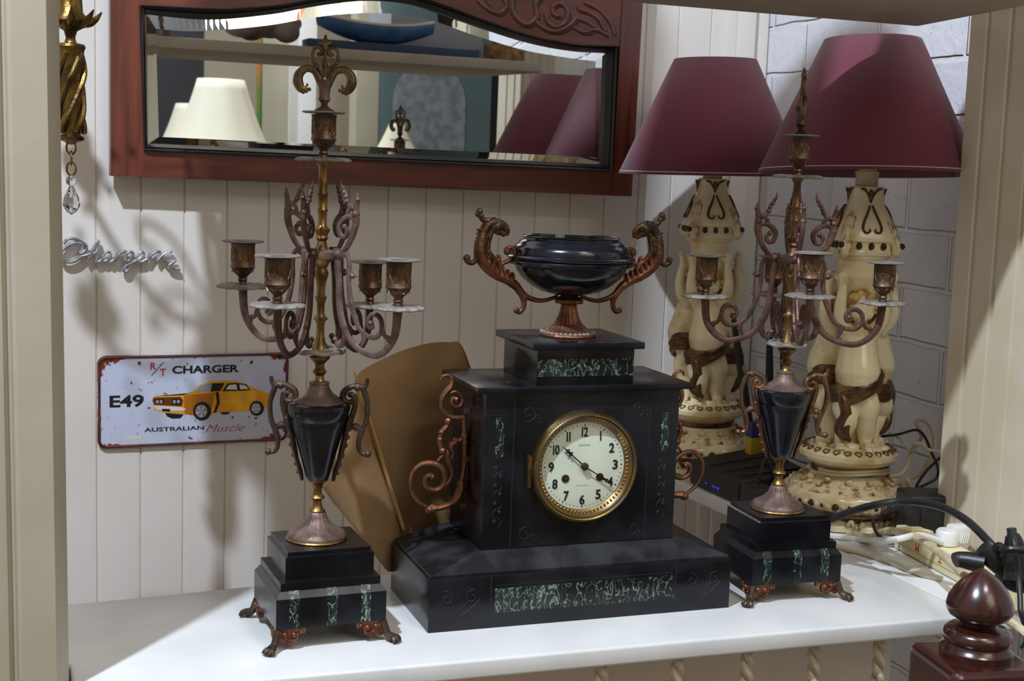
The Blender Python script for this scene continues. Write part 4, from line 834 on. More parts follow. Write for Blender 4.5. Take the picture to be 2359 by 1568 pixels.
mx = N.new('ShaderNodeMix'); mx.data_type = 'RGBA'; mx.inputs[6].default_value = (*srgb(196, 202, 222), 1); link(nt, rust, mx.inputs[0]); link(nt, crr.outputs[0], mx.inputs[7]); link(nt, mx.outputs[2], b.inputs['Base Color']); b.inputs['Roughness'].default_value = .35
poly_build('plate', rr(PCx, PCz, PW, PH, .014), plm, 0, .0012, pl)
q_ = MB(); loop = rr(PCx, PCz, PW-.006, PH-.006, .012); q_.tube([WU*a+Z*c+WN*.0012 for a, c in loop+loop[:1]], .0024, 8, 1); q_.build('rolled_rim', mat('rust_rim', srgb(62, 28, 34), srgb(112, 48, 28), .45, scale=60), pl)
car = poly_build('car_picture', [zz(*p) for p in [(885, 600), (900, 560), (1000, 545), (1180, 548), (1250, 530), (1305, 495), (1345, 450), (1440, 415), (1560, 403), (1680, 408), (1790, 430), (1870, 475), (1950, 508), (2045, 528), (2058, 600), (2012, 660), (1965, 688), (1850, 698), (1500, 715), (1450, 740), (1290, 742), (1200, 730), (1000, 715), (908, 690)]],
                 mat('orange_paint', srgb(236, 172, 40), srgb(222, 150, 30), .35, scale=30), .0012, .0015, pl)
def dec(po, m_, t=1, par=car): return poly_build('car_detail', [zz(*p) for p in po], m_, .0015+.0002*(t-1), .0015+.0002*t, par)
ell = lambda x, y, a, b_, n=22: [(x+a*math.cos(2*PI*k/n), y+b_*math.sin(2*PI*k/n)) for k in range(n)]
dkp = mat('dark_print', srgb(26, 22, 24), rough=.4); gyp = mat('grey_print', srgb(150, 150, 160), rough=.35); ltp = mat('light_print', srgb(214, 212, 216), rough=.35); brp = mat('brown_print', srgb(104, 48, 26), rough=.4); amb = mat('amber_print', srgb(178, 108, 18), rough=.4)
dec([(1190, 545), (1500, 520), (1450, 715), (1290, 740), (1200, 728)], amb)
dec([(888, 596), (900, 568), (1165, 562), (1188, 600), (1172, 655), (905, 640)], brp); dec([(905, 585), (1000, 580), (1000, 625), (910, 625)], dkp, 2); dec([(1070, 580), (1160, 580), (1165, 640), (1075, 635)], dkp, 2)
for x in (935, 972, 1100, 1140): dec(ell(x, 608, 15, 17, 14), gyp, 3)
dec([(895, 648), (1175, 662), (1215, 680), (1190, 694), (1050, 700), (930, 688)], ltp, 2); dec([(980, 676), (1060, 680), (1060, 705), (985, 700)], dkp, 3)
dec([(900, 556), (1180, 545), (1255, 524), (1300, 505), (1200, 540), (1000, 548)], dkp, 2)
dec([(1305, 520), (1350, 455), (1440, 430), (1480, 440), (1450, 510)], gyp, 2); dec([(1450, 512), (1470, 430), (1590, 426), (1545, 505)], dkp, 2)
dec([(1565, 508), (1615, 432), (1700, 426), (1800, 440), (1835, 498)], dkp, 2); dec([(1600, 490), (1632, 446), (1700, 440), (1712, 490)], ltp, 3); dec([(1738, 488), (1730, 442), (1790, 450), (1818, 486)], ltp, 3)
dec([(1502, 516), (1530, 514), (1542, 620), (1505, 715), (1480, 716), (1512, 620)], dkp, 3)
dec(ell(1765, 560, 12, 14, 10), gyp, 2)
for x, y, a, b_ in ((1370, 700, 88, 90), (1900, 672, 70, 72)):
    wv = poly_build('wheel', [zz(*p) for p in ell(x, y, a, b_)], dkp, .0015, .0021, car); dec(ell(x-8, y, a*.66, b_*.7), gyp, 5, car)
    for k in range(5): an = 2*PI*k/5+.3; dec([(x-8+a*.6*math.cos(an-.2), y+b_*.62*math.sin(an-.2)), (x-8+a*.6*math.cos(an+.2), y+b_*.62*math.sin(an+.2)), (x-8, y)], ltp, 6, car)
for po in ([(1010, 718), (1190, 732), (1160, 768), (1080, 772), (1030, 750)], [(1540, 712), (1640, 708), (1625, 730), (1570, 734)]): dec(po, dkp, 2)
redm = mat('red_print', srgb(186, 48, 44), rough=.4)
def wtext(s, x0, y0, x1, y1, m_, bold=.02, shear=0., name='lettering'):
    a = zz(x0, y1); c = zz(x1, y0); q_ = text(s, WU*a[0]+Z*a[1]+WN*.0012, WU, Z, WN, c[0]-a[0], c[1]-a[1], .0003, bold, shear); return q_.build(name, m_, pl, smooth=False)
wtext('CHARGER', 1080, 248, 1728, 340, blk, .035); wtext('E49', 472, 540, 805, 670, blk, .03); wtext('AUSTRALIAN', 808, 840, 1388, 905, blk)
wtext('R', 868, 228, 925, 300, redm, .03); wtext('T', 962, 288, 1018, 360, redm, .03); wtext('Muscle', 1405, 820, 1780, 905, redm, -.012, .45)
q_ = MB(); a = zz(880, 355); c = zz(1000, 222); q_.tube([WU*a[0]+Z*a[1]+WN*.0014, WU*c[0]+Z*c[1]+WN*.0014], .0006, 5, 1); q_.build('slash', blk, pl)
for x, y in ((760, 232), (1840, 228), (700, 962), (1828, 930)):
    cx, cz = zz(x, y); poly_build('slot', rr(cx, cz, .028, .0055, .0026), mat('slot_pale', srgb(214, 208, 190), rough=.6), .0012, .0014, pl)
for x, y in ((760, 232), (1848, 226)):
    cx, cz = zz(x, y); q_ = MB(); q_.ball(WU*cx+Z*cz+WN*.002, .0028); q_.build('screw', darkbronze, pl)

# ================================================================== CHROME EMBLEM
q_ = MB(); ez = lambda x, y: atwall(120+x/2.306, y/2.306, .012)
for pts_, r_ in (([(60, 1295), (85, 1268), (130, 1272), (178, 1300), (178, 1325), (150, 1345), (140, 1335)], 7), ([(150, 1345), (165, 1300), (120, 1290), (75, 1310), (45, 1345), (55, 1380), (85, 1392), (125, 1382), (155, 1360)], 7), ([(150, 1362), (205, 1345), (240, 1300), (248, 1278), (235, 1290), (205, 1345), (188, 1390)], 6),
                 ([(200, 1372), (222, 1345), (245, 1342), (240, 1365), (232, 1388), (255, 1385), (275, 1362)], 6), ([(312, 1342), (288, 1338), (270, 1362), (272, 1386), (292, 1380), (314, 1345), (304, 1372), (308, 1390), (330, 1378)], 6), ([(330, 1378), (352, 1335), (344, 1362), (338, 1388), (346, 1365), (368, 1340), (392, 1335), (392, 1346)], 6),
                 ([(432, 1342), (408, 1338), (388, 1362), (390, 1384), (410, 1382), (434, 1345), (424, 1385), (408, 1428), (388, 1442), (376, 1432), (395, 1410), (440, 1385)], 6), ([(440, 1385), (470, 1368), (488, 1348), (474, 1338), (456, 1356), (452, 1382), (474, 1390), (505, 1374)], 6),
                 ([(515, 1376), (520, 1345), (508, 1385), (530, 1350), (556, 1336), (575, 1340), (560, 1365), (560, 1386)], 6), ([(556, 1386), (590, 1352), (634, 1330), (622, 1345), (600, 1360), (596, 1385), (620, 1390), (658, 1382), (636, 1395), (618, 1414), (650, 1428), (678, 1424)], 6)):
    q_.tube([ez(*p) for p in pts_], [r_/1150*.50]*len(pts_), 7, 5, flat=1.9, nrm=WN)
tag(q_.build('emblem_badge', chrome), 'chrome handwriting-style word badge fixed to the wall above the tin sign', 'emblem')

# ================================================================== CARDBOARD
cb = thing('cardboard_sheet', 'curled brown cardboard sheet standing between the left candelabrum and the clock', 'cardboard')
def col_(u0, v0, u1, v1, y0, y1, n=10):
    a, b_ = aty(u0, v0, y0), aty(u1, v1, y1); return [a.lerp(b_, k/n) for k in range(n+1)]
# bottom of every column is set on the shelf (z=0.001)
def colz(ut, vt, yt, xb, yb, n=10):
    a = aty(ut, vt, yt); b_ = Vector((xb, yb, .001)); return [a.lerp(b_, k/n) for k in range(n+1)]
def catrows(cols, n=4):
    out = []; k = len(cols[0]); pr = [catmull([c[i] for c in cols], n) for i in range(k)]; return [[pr[i][j] for i in range(k)] for j in range(len(pr[0]))]
cols = [colz(818, 884, .205, .020, .185), colz(826, 862, .222, .026, .203), colz(842, 848, .232, .040, .215), colz(880, 828, .238, .070, .220), colz(930, 806, .236, .105, .218), colz(990, 790, .228, .145, .212), colz(1035, 788, .220, .180, .205), colz(1062, 793, .214, .205, .200), colz(1085, 860, .210, .232, .196)]
q_ = MB(); q_.grid(catrows(cols)); q_.build('sheet', cardb, cb, solid=.0028)
def colp(ut, vt, yt, ub, vb, yb, n=10): a = aty(ut, vt, yt); b_ = aty(ub, vb, yb); return [a.lerp(b_, k/n) for k in range(n+1)]
cols = [colp(834, 950, .196, 928, 1222, .188), colp(826, 925, .184, 920, 1262, .184), colp(812, 930, .172, 900, 1316, .178), colp(795, 985, .166, 872, 1290, .176), colp(772, 1050, .170, 830, 1232, .180), colp(750, 1105, .182, 790, 1180, .188), colp(742, 1118, .190, 772, 1160, .194)]
q_ = MB(); q_.grid(catrows(cols)); q_.build('folded_flap', cardb, cb, solid=.0028)
q_ = MB(); q_.tube([aty(816, 856, .192), aty(846, 952, .188), aty(888, 1085, .184), aty(929, 1218, .182)], [.0022, .0048, .0050, .0050], 8, 4, flat=.5); q_.build('cut_edge', cardedge, cb)

# ================================================================== ROUTER
rt = thing('wifi_router', 'black router with blue lights and three aerials beneath the lamps, behind the right candelabrum', 'router')
q_ = MB(); a, b_, c, d = Vector((.690, .690, .0)), Vector((.684, .475, .0)), Vector((.800, .470, 0)), Vector((.812, .660, 0))
# body lies on the return board in front of the far lamp
a, b_, c, d = Vector((.668, .634, .001)), Vector((.676, .475, .001)), Vector((.806, .463, .001)), Vector((.802, .625, .001))
up = [Vector((0, 0, h_)) for h_ in (.044, .040, .056, .064)]
q_.hexa([a, b_, c, d]+[p+u_ for p, u_ in zip((a, b_, c, d), up)]); o = q_.build('body', plasticb, rt, smooth=False); bv = o.modifiers.new('b', 'BEVEL'); bv.width = .004; bv.segments = 3
q_ = MB(); t_ = [p+u_ for p, u_ in zip((a, b_, c, d), up)]
L_ = lambda s, t: (t_[0].lerp(t_[1], s)).lerp(t_[3].lerp(t_[2], s), t)
for s in (.35, .62): q_.tube([L_(s, .03)+Z*.0006, L_(s, .97)+Z*.0006], .0012, 6, 1)
q_.tube([L_(.86, .12)+Z*.001, L_(.90, .92)+Z*.001], .0035, 6, 1); q_.build('vent_ridges', rubber, rt)
for s in (.36, .50, .555, .61): q_ = MB(); q_.ball(a.lerp(b_, s)+Vector((-.0004, 0, .013)), (.0006, .0022, .0018)); q_.build('indicator_light', led, rt)
for p0, p1, y in (((1690, 735), (1733, 1030), .62), ((1773, 765), (1772, 1040), .66), ((1803, 712), (1812, 1040), .66)):
    q_ = MB(); u0 = aty(*p0, y); u1 = aty(*p1, y); q_.tube([u0, u0.lerp(u1, .1), u0.lerp(u1, .5), u1], [.0048, .0058, .0078, .0088], 10, 3); q_.build('aerial', rubber, rt)
bx = MB(); p = aty(1738, 1030, .60); bx.box(p.x-.013, p.x+.013, .59, .61, .0535, .115, .001); bxo = bx.build('ink_carton', mat('yellow_card', srgb(196, 160, 40), rough=.5)); tag(bxo, 'small yellow and blue carton behind the right candelabrum, beside the aerials', 'carton')
bx = MB(); bx.box(p.x-.0134, p.x+.0134, .5895, .6105, .088, .1156, .001); bx.build('blue_lid', mat('blue_card', srgb(52, 52, 112), rough=.5), bxo)
q_ = MB(); q_.box(.655, .693, .385, .432, .0005, .05, .004); ad = tag(q_.build('power_adapter', plasticb), 'black plug-in adapter in shadow between the right urn and the near lamp', 'adapter')
q_ = MB(); q_.tube([(.675, .41, .048), (.68, .41, .075), (.69, .42, .09), (.71, .43, .07), (.72, .44, .02)], .0025, 7, 5); q_.build('lead', rubber, ad)

# ================================================================== CABLES, POWER BOARD
def cable(name, pts_, r_, m_, label, cat='cable', sm=7):
    q_ = MB(); q_.tube(pts_, r_, 9, sm); return tag(q_.build(name, m_), label, cat)
# power board lying along the panel foot
pb = thing('power_board', 'cream power board marked with red letters M and T on the shelf', 'power board')
d0, dq = atz(2058, 1262), atz(2179, 1328); dd = (dq-d0); dd.z = 0; dd.normalize(); d0.z = .0005; d1 = d0+dd*.30; dn = Vector((-dd.y, dd.x, 0)); dn = dn if dn.x > 0 else -dn; BW = .036; BH = .036
q_ = MB(); q_.hexa([d0, d1, d1+dn*BW, d0+dn*BW]+[v+Z*BH for v in (d0, d1, d1+dn*BW, d0+dn*BW)]); o = q_.build('housing', creampl, pb, smooth=False); bv = o.modifiers.new('b', 'BEVEL'); bv.width = .0035; bv.segments = 3
q_ = MB(); q_.tube([d0-dn*.0002+Z*.011+dd*.004, d1-dn*.0002+Z*.011-dd*.004], .0005, 5, 1); q_.build('seam', mat('seam_print', srgb(170, 158, 110), rough=.6), pb)
for s_, u, v in (('M', 2113, 1261), ('T', 2166, 1287)):
    dr = ray(u, v); tt = (d0-CP).dot(dn)/dr.dot(dn); pp = CP+dr*tt; q_ = text(s_, pp, dd, Z, -dn, .0085, .0120, .0005, .0, flip=True, center=True); q_.build('marker_letter', redp, pb, smooth=False)
for k, t in enumerate((.045, .17, .23)): q_ = MB(); c = d0+dd*t+dn*.018+Z*(BH+.0004); q_.lathe([(.0165, -.001), (.0165, .0012), (.0150, .0012), (.0145, -.0005)], 24, c); q_.build('outlet', creampl, pb)
wp = thing('white_plug', 'white plug with cord, pushed into the cream power board near the panel', 'plug')
q_ = MB(); c = d0+dd*.112+dn*.018+Z*(BH+.0012); q_.lathe([(.016, 0), (.0165, .002), (.0165, .018), (.014, .021)], 28, c); q_.build('body', whitepl, wp)
cw = aty(2205, 1232, c.y); q_ = MB(); q_.box(cw.x-.014, cw.x+.014, c.y-.014, c.y+.010, cw.z-.008, cw.z+.016, .005); q_.tube([Vector((cw.x-.012, c.y-.004, cw.z-.002)), Vector((cw.x-.028, c.y-.006, cw.z-.008))], [.0075, .0055], 10, 1); q_.build('plug_head', whitepl, wp)
q_ = MB()
for k in range(4): q_.tube([Vector((cw.x-.004+.0035*k, c.y-.0145, cw.z-.008)), Vector((cw.x-.001+.0035*k, c.y-.0145, cw.z+.006))], .0009, 6, 1)
q_.build('grip_ribs', whitepl, wp)
def lead(name, par, pts_, r_, m_, sm=7):
    q_ = MB(); q_.tube(pts_, r_, 9, sm); return q_.build(name, m_, par)
lead('plug_cord', wp, [Vector((cw.x-.026, c.y-.006, cw.z-.0085)), aty(2120, 1232, c.y-.01), aty(2060, 1242, c.y-.015), atz(1990, 1243, .006), atz(1930, 1235, .006), atz(1880, 1228, .006), atz(1850, 1222, .005)], .0045, whitepl)
cable('extension_lead', [atz(1952, 1228, .007), atz(2000, 1238, .008), atd(2045, 1222, 1.98), atd(2100, 1232, 1.90), atd(2150, 1262, 1.80), atd(2200, 1305, 1.70), atd(2240, 1345, 1.62), atd(2290, 1405, 1.56), atd(2340, 1440, 1.53), atd(2375, 1470, 1.51)], .0052, cordm, 'thick cream cord arching over the power board and behind the bedpost knob')
bp2 = thing('black_plug', 'black plugs with thick arching cable at the right edge of the shelf', 'plug')
q_ = MB(); wq = 1.62
lead('plug_cord', bp2, [atd(1916, 1196, 1.90), atd(1960, 1178, 1.86), atd(2020, 1162, 1.82), atd(2080, 1155, 1.80), atd(2140, 1160, 1.76), atd(2190, 1176, 1.72), atd(2235, 1205, 1.68), atd(2280, 1250, 1.64), atd(2305, 1278, 1.63)], .0052, rubber)
q_.tube([atd(2262, 1262, wq), atd(2290, 1285, wq), atd(2320, 1305, wq)], [.010, .014, .016], 10, 4); q_.tube([atd(2268, 1298, wq), atd(2215, 1288, wq+.01), atd(2200, 1290, wq+.01)], [.013, .010, .009], 9, 3)
q_.tube([atd(2310, 1310, wq), atd(2350, 1325, wq), atd(2380, 1330, wq)], [.020, .022, .02], 10, 3); q_.build('body', rubber, bp2)
q_ = MB(); q_.tube([atd(2345, 1330, 1.58), atd(2340, 1290, 1.58), atd(2336, 1250, 1.58), atd(2332, 1232, 1.58)], [.016, .013, .011, .008], 10, 3); q_.tube([atd(2332, 1236, 1.58), atd(2330, 1216, 1.58)], [.0055, .0055], 8, 1); q_.build('upright_plug', rubber, bp2)
q_ = MB(); q_.tube([atd(2300, 1272, 1.6), atd(2292, 1262, 1.59), atd(2304, 1256, 1.58), atd(2318, 1272, 1.58), atd(2312, 1296, 1.6), atd(2296, 1292, 1.61)], .004, 8, 5); q_.tube([atd(2308, 1268, 1.56), atd(2330, 1264, 1.55), atd(2362, 1268, 1.55)], .0042, 8, 4); q_.build('coiled_lead', rubber, bp2)
cable('thin_black_lead', [atd(2331, 1220, 1.565), atd(2338, 1260, 1.55), atd(2345, 1320, 1.55), atd(2350, 1370, 1.54), atd(2352, 1410, 1.53), atd(2362, 1440, 1.53)], .0032, rubber, 'thin glossy black lead hanging down from the upright black plug')
tr = MB(); ta = atz(2060, 1225, .0345); ta = Vector((.836, .246, .0)); tr.box(.838, .895, .130, .20, .001, .066, .003)
tr = MB(); c0 = Vector((.797, .176, .001)); ux = Vector((.97, -.25, 0)).normalized(); uy = Vector((.25, .97, 0)).normalized()
cs = [c0, c0+ux*.082, c0+ux*.082+uy*.06, c0+uy*.06]; tr.hexa(cs+[p+Z*.082 for p in cs]); o = tag(tr.build('transformer_box', plasticb, smooth=False), 'black power transformer block on the shelf in front of the near lamp', 'adapter'); bv = o.modifiers.new('b', 'BEVEL'); bv.width = .004; bv.segments = 2
q_ = MB(); q_.tube([c0+ux*.018-uy*.0006+Z*.004, c0+ux*.018-uy*.0006+Z*.062], .0012, 5, 1); q_.build('seam', rubber, o)
cable('transformer_lead', [c0+Z*.018+ux*.003, atd(2035, 1240, 2.0), atd(2014, 1215, 2.0), atd(2014, 1195, 2.0), atd(2030, 1182, 2.0), atd(2055, 1172, 1.99), atd(2080, 1168, 1.98)], .0026, rubber, 'thin black lead looping out of the black transformer block')
# flex wound round the near lamp
cc = Vector((.801, .350, 0))
q_ = [cc+Vector((.0610*math.cos(a), .0610*math.sin(a), .0885+.002*math.sin(3*a))) for a in np.linspace(-2.9, -.2, 12)]
wnd = MB()
for dz in (0, .0048): wnd.tube([p+Z*dz+Vector((p-cc).xy.normalized().to_3d())*.004 for p in q_], .0026, 7, 2)
tag(wnd.build('wound_flex', cordm), 'cream twin flex wound round the neck of the near lamp base', 'cord')
fl = lambda P, w0: [atd(u, v, w0+dw) for u, v, dw in P]
cable('lamp_flex', fl([(2050, 1098, 0), (2078, 1090, 0), (2095, 1060, .02), (2100, 1038, .03), (2118, 1015, .03), (2122, 1000, .03), (2112, 975, .04), (2118, 968, .04), (2135, 972, .04), (2150, 995, .04), (2152, 1030, .03), (2140, 1060, .02), (2120, 1092, 0), (2098, 1100, 0), (2090, 1110, 0), (2108, 1140, 0)], 2.14), .0032, cordm, 'loops of cream lamp flex against the brick wall beside the near lamp')
cable('knotted_flex', fl([(2050, 995, .1), (2075, 1010, .06), (2098, 1040, .03), (2108, 1028, .02), (2104, 1022, .01), (2125, 1022, 0), (2135, 1034, 0), (2170, 1042, 0)], 2.14), .0030, mat('pale_flex', srgb(214, 204, 180), rough=.5), 'pale flex knotted across the cream loops beside the near lamp')
cable('flex_tail', fl([(2090, 1102, 0), (2100, 1120, 0), (2112, 1138, 0), (2122, 1152, 0)], 2.12), .0038, cordm, 'short straight end of cream flex dropping behind the black transformer')
cable('black_wall_lead', fl([(2030, 1005, .08), (2070, 1000, .06), (2110, 990, .05), (2130, 1005, .04), (2145, 1040, .02), (2160, 1075, 0), (2158, 1100, 0), (2140, 1112, 0), (2118, 1122, 0), (2112, 1118, 0), (2130, 1090, 0), (2150, 1068, 0), (2168, 1052, 0)], 2.12), .0022, rubber, 'thin black lead looping over the cream flex by the brick wall')
cable('lower_cord', [atz(1850, 1240, .0045), atz(1960, 1266, .0045), atz(2040, 1290, .004), atz(2110, 1318, .004), atz(2170, 1333, .004)], .0042, mat('dull_cord', srgb(196, 186, 160), rough=.6), 'dull cream cord lying on the white shelf in front of the power board')

# ================================================================== BEDPOST IN FRONT
BC = Vector((.5125, -.3340, 0)); bd = thing('bed_post', 'dark mahogany bedpost with turned ball finial in the lower right foreground', 'bedpost', BC)
q_ = MB(); q_.box(-.052, .052, -.052, .052, -.65, .048, .0); B0 = q_.build('square_post', darkwood, bd, smooth=False); bv = B0.modifiers.new('b', 'BEVEL'); bv.width = .010; bv.segments = 4; B0.rotation_euler = (0, 0, -.16)
q_ = MB(); q_.lathe([(.038, .044), (.0385, .056), (.0345, .060), (.0335, .063), (.0355, .066), (.0362, .071), (.0345, .0755), (.030, .0790), (.0215, .0805), (.0190, .083), (.0200, .086), (.0250, .089), (.0312, .0925), (.0345, .098), (.0350, .1035), (.0330, .1110), (.0282, .1200), (.0215, .1285), (.0140, .1355), (.0080, .1395), (.0035, .1425), (.0, .1442)], 48); q_.build('finial', darkwood, bd)
q_ = MB(); q_.box(.0, .5, -.018, .018, -.05, .012, .006, M=Matrix.Translation((.048, .0, 0)) @ Matrix.Rotation(-.22, 4, 'Z')); q_.build('rail', redwood, bd)
cl = MB()
for k, (m0) in enumerate((0,)):
    q_ = MB(); rows_ = []
    for i in range(12):
        rows_.append([Vector((.628+.011*i, -.318+.006*j+.004*math.sin(i*.9), .030+.010*math.sin(j*1.3+i*.8)+.006*math.sin(i*1.7))) for j in range(9)])
    q_.grid(rows_); clo = q_.build('christmas_cloth', mat('red_cloth', srgb(150, 30, 40), srgb(60, 130, 100), .8, scale=28, lo=.5, hi=.56), solid=.003)
tag(clo, 'crumpled red and green patterned cloth on the bed rail at lower right', 'cloth')

# ================================================================== TWISTED CORDS UNDER THE SHELF
def rope(p):
    q_ = MB()
    for k in range(2):
        P = []
        for i in range(60):
            a = i*.62+k*PI; P.append(Vector((.0042*math.cos(a), .0042*math.sin(a), -.026-i*.0042)))
        q_.tube(P, .0052, 7, 1)
    return q_.build('twisted_cord', mat('rope_paint', srgb(206, 196, 172), srgb(190, 178, 150), .7, scale=50), loc=(0, 0, 0))
lbl = ['twisted cream cord under the shelf, nearest to the bedpost', 'twisted cream cord under the shelf, second from the bedpost', 'twisted cream cord under the shelf, third from the bedpost', 'twisted cream cord under the shelf, fourth from the bedpost', 'twisted cream cord under the shelf, farthest from the bedpost']
rp = rope(0)
for k, (u, v) in enumerate(((2025, 1520), (1875, 1530), (1720, 1540), (1560, 1550), (1385, 1560))):
    o = rp if k == 0 else rp.copy()
    if k: COL.objects.link(o)
    p = aty(u, v, -.075); o.location = (p.x, -.075, 0); tag(o, lbl[k], 'cord', 'twisted cords hanging under the shelf')

# ================================================================== CHANDELIER
CC = Vector((-.382, .45, 0)); chd = thing('chandelier', 'brass chandelier with crystal drop hanging behind the left post', 'chandelier', CC)
q_ = MB(); q_.lathe([(.003, .556), (.010, .560), (.0165, .562), (.0170, .566), (.0120, .569), (.0125, .575), (.0140, .600), (.0150, .640), (.0160, .665), (.0175, .680), (.0195, .6845), (.0175, .6880), (.0080, .6900), (.0060, .6960), (.0085, .7050), (.0190, .7110), (.0250, .7180), (.0160, .7300), (.0140, .760), (.0200, .7900), (.030, .8100), (.022, .8400), (.010, .8800), (.014, .93), (.008, 1.0), (.004, 1.25)], 32)
q_.build('column', mat('antique_gold', (.25, .155, .045), (.07, .045, .02), .38, 1., 45, .5, 150, .5), chd)
q_ = MB()
for k in range(5):
    P = [((.0165+.001*math.sin(i))*math.cos(2*PI*k/5+i*.28), (.0165+.001*math.sin(i))*math.sin(2*PI*k/5+i*.28), .572+i*.0095) for i in range(12)]; q_.tube(P, .0042, 7, 2)
for k in range(8):
    a = 2*PI*k/8; u_ = Vector((math.cos(a), math.sin(a), 0)); q_.tube([u_*.012+Z*.722, u_*.022+Z*.716, u_*.032+Z*.722, u_*.040+Z*.732], [.006, .006, .0045, .001], 7, 3)
q_.build('leaf_ornament', MATS['antique_gold'], chd)
q_ = MB()
for k, z in enumerate((.552, .538, .524)):
    P = [Vector((.006*math.cos(t), 0, z+.009*math.sin(t))) for t in np.linspace(0, 2*PI, 13)]; M4 = Matrix.Rotation(k*PI/2, 4, 'Z'); q_.tube([M4 @ p for p in P], .0014, 6, 1)
q_.build('lower_chain', gold, chd); q_ = MB()
for k in range(14):
    z = 1.25+.034*k; P = [Vector((.012*math.cos(t), 0, z+.020*math.sin(t))) for t in np.linspace(0, 2*PI, 13)]; M4 = Matrix.Rotation(k*PI/2, 4, 'Z'); q_.tube([M4 @ p for p in P], .003, 6, 1)
q_.build('chain', gold, chd)
q_ = MB(); q_.ball((0, 0, .508), .0075, u=8, v=6); q_.lathe([(.0, .462), (.006, .466), (.0115, .475), (.0095, .486), (.0035, .500), (.0, .503)], 8); q_.build('crystal_drop', crystal, chd, angle=10)
for k in range(6):
    a = 2*PI*k/6+.2; u_ = Vector((math.cos(a), math.sin(a), 0)); q_ = MB()
    q_.tube([u_*.02+Z*.83, u_*.06+Z*.80, u_*.11+Z*.81, u_*.16+Z*.85, u_*.175+Z*.89], [.006, .0055, .005, .005, .006], 7, 5); q_.tube([u_*.02+Z*.86, u_*.06+Z*.90, u_*.10+Z*.89, u_*.10+Z*.86, u_*.08+Z*.87], .004, 7, 5)
    q_.lathe([(.008, .886), (.026, .892), (.027, .896), (.010, .897), (.012, .93), (.010, .94)], 20, u_*.175); ar = q_.build('arm', MATS['antique_gold'], chd)
    q_ = MB()
    for j in range(6):
        b2 = a+2*PI/6*(j+.5)/6*1.0; p = Vector((math.cos(b2), math.sin(b2), 0))*.165+Z*(.865-.025*math.sin(PI*(j+.5)/6)); q_.ball(p, .0065, u=6, v=5)
    q_.ball(u_*.175+Z*.872, .009, u=7, v=6); q_.build('crystal_swag', crystal, ar, angle=10)

# ================================================================== ON THE UPPER SHELF (some seen in the mirror, some added to block light)
q_ = MB(); q_.lathe([(.09, .7972), (.11, .80), (.14, .95), (.165, 1.15), (.205, 1.35), (.215, 1.60), (.218, 1.70), (.210, 1.705), (.200, 1.58), (.19, 1.36), (.15, 1.15), (.10, .82), (.0, .81)], 48, (-.385, .075, 0), cap=False, wob=(40, .012)); q_.v = [Vector((v.x, .075+(v.y-.075)*.62, v.z)) for v in q_.v]
tag(q_.build('blocker_basket', mat('dark_wicker', srgb(96, 78, 62), srgb(58, 48, 42), .8, scale=60, bump=.6, bscale=120)), 'tall dark wicker basket added on the upper shelf to shade the back wall', 'basket')  # added and flared so its shadow falls on the middle of the wall
sl = thing('blocker_lamp', 'dark-shaded lamp added out of view on the upper shelf to block light', 'lamp', (-.045, -.06, .797))  # unseen, added to keep light off the far lampshade and the wall
q_ = MB(); q_.lathe([(.035, .0005), (.036, .01), (.01, .02), (.006, .1), (.006, .55), (.010, .57)], 24); q_.build('stand', darkbronze, sl)
q_ = MB(); q_.grid([[Vector((r*math.cos(2*PI*k/48), r*math.sin(2*PI*k/48), z)) for k in range(49)] for r, z in ((.122, .50), (.118, .62), (.11, .80))]); q_.build('lamp_shade', mat('olive_cloth', srgb(84, 78, 58), rough=.8), sl, solid=.002)
q_ = MB(); q_.box(.46, .70, -.085, .085, .7972, 1.06, .003); tag(q_.build('blocker_carton', mat('grey_card', srgb(150, 150, 152), rough=.8)), 'plain grey carton added on the upper shelf to shade the near lamp', 'carton')  # added block that holds light off the near lampshade
bt = thing('model_boat', 'blue and cream model boat on the upper shelf, reflected at the top of the mirror', 'model boat', (.40, .155, .7975))
q_ = MB(); rows_ = []
for i in range(15):
    t = i/14; x = -.14+.28*t; wd = .045*math.sin(PI*min(1, max(0, t*.92+.06)))**.6; kz = .018*(2*t-1)**2
    rows_.append([Vector((x, wd*math.cos(a), .062+kz-.040*math.sin(a)**1.0*(.6+.4*math.sin(PI*t)))) for a in np.linspace(0, PI, 11)])
q_.grid(rows_); q_.build('hull', mat('boat_blue', srgb(52, 92, 136), srgb(40, 72, 112), .5, scale=30), bt, solid=.004)
q_ = MB(); q_.tube([r[0] for r in rows_], .004, 6, 1); q_.tube([r[-1] for r in rows_], .004, 6, 1); q_.build('gunwale', creamp, bt)
q_ = MB(); q_.box(-.17, .25, -.03, .03, 0, .022, .002); q_.build('stand', mat('navy_paint', srgb(34, 52, 78), rough=.6), bt)
q_ = MB(); random.seed(2)
for k in range(16): q_.ball((-.02+random.uniform(-.07, .07)-.0, .11+random.uniform(-.03, .03), .835+random.uniform(-.012, .02)), (random.uniform(.03, .05), random.uniform(.02, .035), random.uniform(.018, .026)), u=10, v=7)
q_.v = [v+Vector((.135, .045, .003)) for v in q_.v]
bun = fuse(q_, 'cloth_bundle', mat('taupe_cloth', srgb(128, 112, 104), srgb(84, 74, 74), .85, scale=14), .005); tag(bun, 'grey-brown cloth bundle beside the boat on the upper shelf, seen in the mirror', 'cloth bundle')
q_ = MB(); q_.lathe([(.045, .7975), (.05, .80), (.052, .835), (.05, .84), (.047, .835), (.044, .803), (0, .803)], 28, (.735, .14, 0), cap=False); tag(q_.build('cane_bowl', mat('cane', srgb(150, 112, 62), srgb(92, 66, 36), .7, scale=70)), 'small brown cane bowl on the upper shelf, reflected right of the boat', 'bowl')

